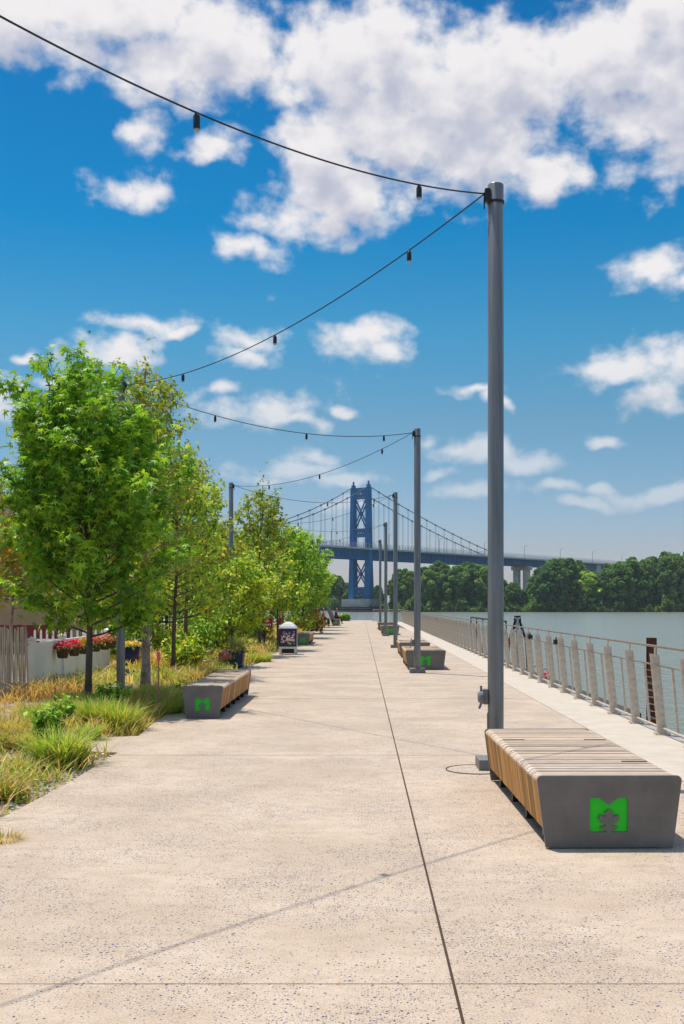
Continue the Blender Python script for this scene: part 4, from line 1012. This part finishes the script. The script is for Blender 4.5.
# black iron pergola and gate
t = thing('iron_gate', 'black iron gate and trellis behind the white fence and blue pot', 'gate', (-6.6, 33.6, 0))
for x in np.linspace(-1.0, 1.5, 4): MB().box((x, 0, 1.05), (.09, .09, 2.1)).build('gate_post', 'black', t)
for z in (.35, 1.05, 1.3, 1.95): MB().box((.25, .002, z), (2.5, .05, .06)).build('rail', 'black', t)
m = MB()
for x in np.linspace(-.95, 1.45, 25): m.box((x, .004, .95), (.022, .022, 1.7))
m.build('bars', 'black', t)

# flowers
def blossoms(parent, n, R0, h, cols, r, z0, ls=.035, green=True):
    P_ = r.normal(0, 1, (n, 3)); P_ /= np.linalg.norm(P_, axis=1)[:, None]; P_[:, 2] = np.abs(P_[:, 2]); P_ *= np.array([R0, R0, h]) * r.uniform(.8, 1.05, (n, 1)); P_[:, 2] += z0
    cc = np.array(cols)[r.integers(0, len(cols), n)] * r.uniform(.8, 1.15, (n, 1))
    scatter_leaves('blossoms', P_, ls * r.uniform(.8, 1.3, n), cc, clump(), 'petal', parent, int(r.integers(1e6)), .8)
    q = n // 2; P_ = r.normal(0, 1, (q, 3)) * np.array([R0 * .55, R0 * .55, h * .3]); P_[:, 2] += z0 + h * .2
    scatter_leaves('leaves', P_, ls * 1.6 * r.uniform(.8, 1.3, q), pick(r, GREENS['dense'], q), oval(), 'leaf', parent, int(r.integers(1e6)))
r = np.random.default_rng(71)
FB = [(.09, [(.80, .03, .16), (.70, .02, .12), (.85, .25, .35)], 'hanging basket of crimson pink flowers, nearest on the white fence'), (.26, [(.85, .05, .20), (.75, .03, .15)], 'hanging basket of hot pink flowers, second along the white fence'), (.42, [(.85, .50, .04), (.8, .3, .03), (.8, .65, .1)], 'hanging basket of yellow flowers on the white fence'),
      (.62, [(.75, .08, .10), (.8, .3, .2)], 'hanging basket of red and salmon flowers just right of the maple trunk'), (.80, [(.70, .12, .12), (.6, .2, .1), (.85, .4, .35)], 'hanging basket of coral flowers, last but one on the white fence'), (.93, [(.80, .15, .15), (.8, .4, .3)], 'hanging basket of coral flowers at the far end of the white fence')]
for i, (u, cl, lab) in enumerate(FB):
    u = .16 + u * .84
    p = along(u, .17, .72); t = thing('flower_basket', lab, 'flower basket', p, 0, 'flower baskets hung on the white fence')
    MB().lathe((0, 0, 0), [(.08, -.15), (.10, -.12), (.12, .0), (.125, .02)], 14).build('basket', 'basket', t, smooth=True)
    MB().box((-.12, 0, .05), (.12, .02, .03)).build('hook', 'black', t)
    blossoms(t, 200, .15, .16, cl, r, .02, .036)
def planter(loc, w, h, label, m_, cl, rz=0, fl=(.3, .22), extra=None):
    t = thing('planter', label, 'planter', loc, rz)
    m = MB(); m.box((0, 0, h / 2), (w * .78, w * .78, h), rz=0); vs = m.v
    m.v = [(x * (1.28 if z > h * .5 else 1), y * (1.28 if z > h * .5 else 1), z) for x, y, z in vs]; m.build('pot', m_, t, bevel=.015)
    MB().box((0, 0, h + .002), (w * 1.06, w * 1.06, .03)).build('rim', m_, t, bevel=.006)
    blossoms(t, 380, fl[0], fl[1], cl, r, h, .05)
    return t
pb = planter((G(236, 27.7).x, 27.7, 0), .43, .40, 'slate blue planter with pink flowers and yellow grass by the paving edge', 'pot_dull', [(.75, .62, .3), (.5, .5, .1), (.35, .45, .08), (.8, .45, .25)], fl=(.26, .20))
bl = blades(300, np.random.default_rng(5), .12, .5, [(.45, .40, .12), (.25, .32, .06), (.5, .45, .22)], .7, .008); o = bl.build('grass', 'blade', pb); o.location = (.05, 0, .36)
f_ = thing('flower_cluster', 'mound of pink flowers spilling beside the slate blue planter', 'flowers', (G(225.5, 27.5).x, 27.5, .20)); blossoms(f_, 300, .17, .22, [(.85, .25, .25), (.8, .35, .38), (.9, .45, .4)], r, .02, .05)
planter((G(132, 26.2).x, 26.2, .05), .44, .54, 'glossy cobalt blue pot with yellow flowers behind the pole', 'pot', [(.85, .55, .08), (.85, .65, .2), (.7, .45, .05)], fl=(.30, .12))
t = thing('watering_can', 'small grey watering pot standing beside the cobalt pot', 'watering pot', (G(126.5, 22.6).x, 22.6, .02))
MB().lathe((0, 0, 0), [(.07, 0), (.085, .12), (.06, .2), (.04, .24)], 14).build('body', 'pot_dull', t, smooth=True); MB().tube([(.08, 0, .08), (.16, 0, .22)], .012, 6).build('spout', 'pot_dull', t)

# ------------------------------------------------------------------ poster box, signs, people
t = thing('poster_box', 'pale domed street box with a colourful navy poster panel beside the far bench', 'newspaper box', (-2.32, 35.1, 0))
w = .56
for sx in (-1, 1):
    for sy in (-1, 1): MB().box((sx * (w / 2 - .04), sy * (w / 2 - .04), .09), (.07, .07, .18)).build('leg', 'sign_white', t)
MB().box((0, 0, .215), (w, w, .07)).build('base_tray', 'sign_white', t, bevel=.008)
bd = MB(); bd.box((0, 0, .53), (w, w, .56)); bd.build('cabinet', 'navy', t, bevel=.01)
MB().box((0, 0, .10), (w * .7, w * .5, .14)).build('gap_shade', 'black', t)  # black block standing in for the shaded gap between the legs
pr = MB(); rr = random.Random(12); cs_ = [(.75, .6, .4), (.8, .75, .7), (.7, .12, .06), (.75, .5, .08), (.1, .35, .4), (.45, .2, .45), (.8, .45, .3), (.9, .88, .82)]
pr.box((0, -w / 2 - .003, .53), (w * .84, .006, .47), col=(.05, .05, .16))
for i in range(95):
    x = rr.gauss(0, .11) * w / .5; z = .53 + rr.gauss(-.01, .10); x = max(-.2, min(.2, x)); z = max(.34, min(.72, z)); q = rr.uniform(.012, .035); k = rr.randrange(5, 9)
    y = -w / 2 - .0068 - i * .00012
    pts_ = [(x + q * rr.uniform(.7, 1.3) * math.cos(2 * PI * a / k), y, z + q * rr.uniform(.7, 1.3) * math.sin(2 * PI * a / k)) for a in range(k)]
    pr.add(pts_, [tuple(range(k))], cs_[rr.randrange(8)])
pr.build('poster', 'paint', t)
ld = MB(); prof_ = [(1.04, .815), (1.04, .832), (.90, .89), (.60, .975), (.24, 1.035)]
vs = []; 
for s, z in prof_:
    h2 = w / 2 * s; vs += [(-h2, -h2, z), (h2, -h2, z), (h2, h2, z), (-h2, h2, z)]
ld.add(vs, [(4 * i + k, 4 * i + (k + 1) % 4, 4 * i + 4 + (k + 1) % 4, 4 * i + 4 + k) for i in range(4) for k in range(4)] + [(16, 17, 18, 19), (3, 2, 1, 0)])
ld.build('domed_lid', 'lid', t, bevel=.02)
def text(s, size, loc, m_, parent, name='lettering'):
    cu = bpy.data.curves.new(name, 'FONT'); cu.body = s; cu.size = size; cu.align_x = 'CENTER'; cu.align_y = 'CENTER'; cu.extrude = .002
    o = bpy.data.objects.new(name, cu); C.objects.link(o); dg = bpy.context.evaluated_depsgraph_get(); me = bpy.data.meshes.new_from_object(o.evaluated_get(dg)); C.objects.unlink(o); bpy.data.objects.remove(o)
    q = bpy.data.objects.new(name, me); me.materials.clear(); me.materials.append(M[m_]); C.objects.link(q); q.parent = parent; q.location = loc; q.rotation_euler = (R_(90), 0, 0); return q
def sign(px, Y, z0, z1, w, label, m_='red', post_dx=-.0, marks=True, pm='wood_dark'):
    p = G(px, Y); t = thing('sign', label, 'sign', (p.x, Y, 0))
    MB().box((post_dx, .03, z1 / 2 + .04), (.05, .05, z1 + .08)).build('sign_post', pm, t)
    s = MB(); s.box((0, 0, (z0 + z1) / 2), (w, .02, z1 - z0)); sb = s.build('sign_board', m_, t)
    if marks:
        k = MB(); rr = random.Random(int(px)); h = z1 - z0
        for zz, row in ((z0 + h * .68, 3), (z0 + h * .3, 4)):
            for i in range(row): k.box((-w * .28 + i * w * .18, -.013, zz), (w * rr.uniform(.08, .14), .004, h * .2))
        k.build('marks', 'sign_white', sb)
    return t
sign(268, 38.6, .78, 1.1, .32, 'small red sign with pale lettering on a thin post left of the poster box', post_dx=-.13)
t = thing('banner_post', 'slim dark post with a red banner directly left of the poster box', 'banner', (G(277.3, 38.6).x, 38.6, 0))
MB().box((0, 0, .72), (.05, .05, 1.44)).build('post', 'wood_dark', t); MB().box((.09, 0, 1.0), (.11, .014, .26)).build('banner', 'red', t); MB().box((.045, -.005, .5), (.03, .02, 1.0)).build('side_strip', 'maroon', t)
sign(316.5, 69, .98, 1.28, .42, 'small orange sign under the far trees', 'orange', .05, False, 'sign_white')

def person(loc, rz, shirt, label, hair_len=.1):
    t = bpy.data.objects.new('person', None); C.objects.link(t); t.location = loc; t.rotation_euler = (0, 0, rz); tag(t, label, 'person')
    def skin(name, nodes, edges, m_, sub=2):
        me = bpy.data.meshes.new(name); me.from_pydata([n[0] for n in nodes], edges, []); o = bpy.data.objects.new(name, me); C.objects.link(o); o.parent = t
        o.modifiers.new('s', 'SKIN'); 
        for i, n in enumerate(nodes): sv = me.skin_vertices[0].data[i]; sv.radius = (n[1], n[2] if len(n) > 2 else n[1]); sv.use_root = (i == 0)
        ss = o.modifiers.new('ss', 'SUBSURF'); ss.levels = sub; ss.render_levels = sub; me.materials.append(M[m_]); return o
    # seated figure facing +X, hips at seat height
    N = [((0, 0, .50), .15, .13), ((-.01, 0, .68), .14, .12), ((-.03, 0, .90), .16, .11), ((.0, 0, 1.02), .06), ((.03, 0, 1.10), .07), ((.04, 0, 1.20), .095), ((.04, 0, 1.28), .06),
         ((.02, .10, .52), .09), ((.42, .11, .52), .065), ((.44, .11, .28), .055), ((.44, .11, .08), .04), ((.56, .12, .04), .035),
         ((.02, -.10, .52), .09), ((.42, -.11, .52), .065), ((.46, -.11, .28), .055), ((.44, -.11, .08), .04), ((.56, -.12, .04), .035),
         ((-.02, .20, .95), .055), ((.02, .25, .70), .045), ((.24, .18, .60), .035), ((.32, .15, .585), .03),
         ((-.02, -.20, .95), .055), ((.02, -.25, .70), .045), ((.24, -.18, .60), .035), ((.32, -.15, .585), .03)]
    E_ = [(0, 1), (1, 2), (2, 3), (3, 4), (4, 5), (5, 6), (0, 7), (7, 8), (8, 9), (9, 10), (10, 11), (0, 12), (12, 13), (13, 14), (14, 15), (15, 16), (2, 17), (17, 18), (18, 19), (19, 20), (2, 21), (21, 22), (22, 23), (23, 24)]
    skin('body', N, E_, 'skin')
    S_ = [((0, 0, .50), .165, .145), ((-.01, 0, .68), .155, .135), ((-.03, 0, .90), .17, .125), ((-.02, .20, .95), .07), ((.02, .25, .72), .06), ((.2, .19, .62), .05), ((-.02, -.20, .95), .07), ((.02, -.25, .72), .06), ((.2, -.19, .62), .05)]
    skin('jacket', S_, [(0, 1), (1, 2), (2, 3), (3, 4), (4, 5), (2, 6), (6, 7), (7, 8)], shirt)
    skin('trousers', [((0, 0, .5), .16, .14), ((.02, .10, .52), .10), ((.42, .11, .52), .078), ((.44, .11, .14), .062), ((.02, -.10, .52), .10), ((.42, -.11, .52), .078), ((.46, -.11, .14), .062)], [(0, 1), (1, 2), (2, 3), (0, 4), (4, 5), (5, 6)], 'cloth_dark')
    skin('hair', [((.02, 0, 1.26), .095), ((-.03, 0, 1.2), .08), ((-.05, 0, 1.2 - hair_len), .06)], [(0, 1), (1, 2)], 'hair')
    f = MB(); f.box((.125, 0, 1.185), (.04, .025, .04)); 
    f.build('nose', 'skin', t)
    return t
person((-1.98, 87.9, 0), 0, 'cloth_dark', 'person in dark clothes and dark hair sitting on the far bench, facing the river')
person((-2.75, 79.2, 0), R_(20), 'cloth_red', 'person in red sitting left of the raked backrest at the far benches')
t = thing('stool', 'low timber seat under the person in red', 'seat', (-2.75, 79.2, 0))
MB().box((0, 0, .34), (.4, .5, .06)).build('seat', 'wood_dark', t)
for a in (-1, 1):
    for b in (-1, 1): MB().box((a * .16, b * .2, .155), (.04, .04, .31)).build('leg', 'wood_dark', t)

# ------------------------------------------------------------------ air between here and the far bank
m_ = bpy.data.materials.new('thin_haze'); m_.use_nodes = True; nt = m_.node_tree; nt.nodes.clear()
pv = nt.nodes.new('ShaderNodeVolumePrincipled'); pv.inputs['Density'].default_value = .00012; pv.inputs['Color'].default_value = (.80, .88, .95, 1); pv.inputs['Anisotropy'].default_value = 0.2
ou = nt.nodes.new('ShaderNodeOutputMaterial'); nt.links.new(pv.outputs[0], ou.inputs['Volume'])
h = MB(); h.span(-3100, 3100, -700, 6100, -7, 75); tag(h.build('haze', m_), 'faint summer haze over the river', 'haze', None, 'stuff')
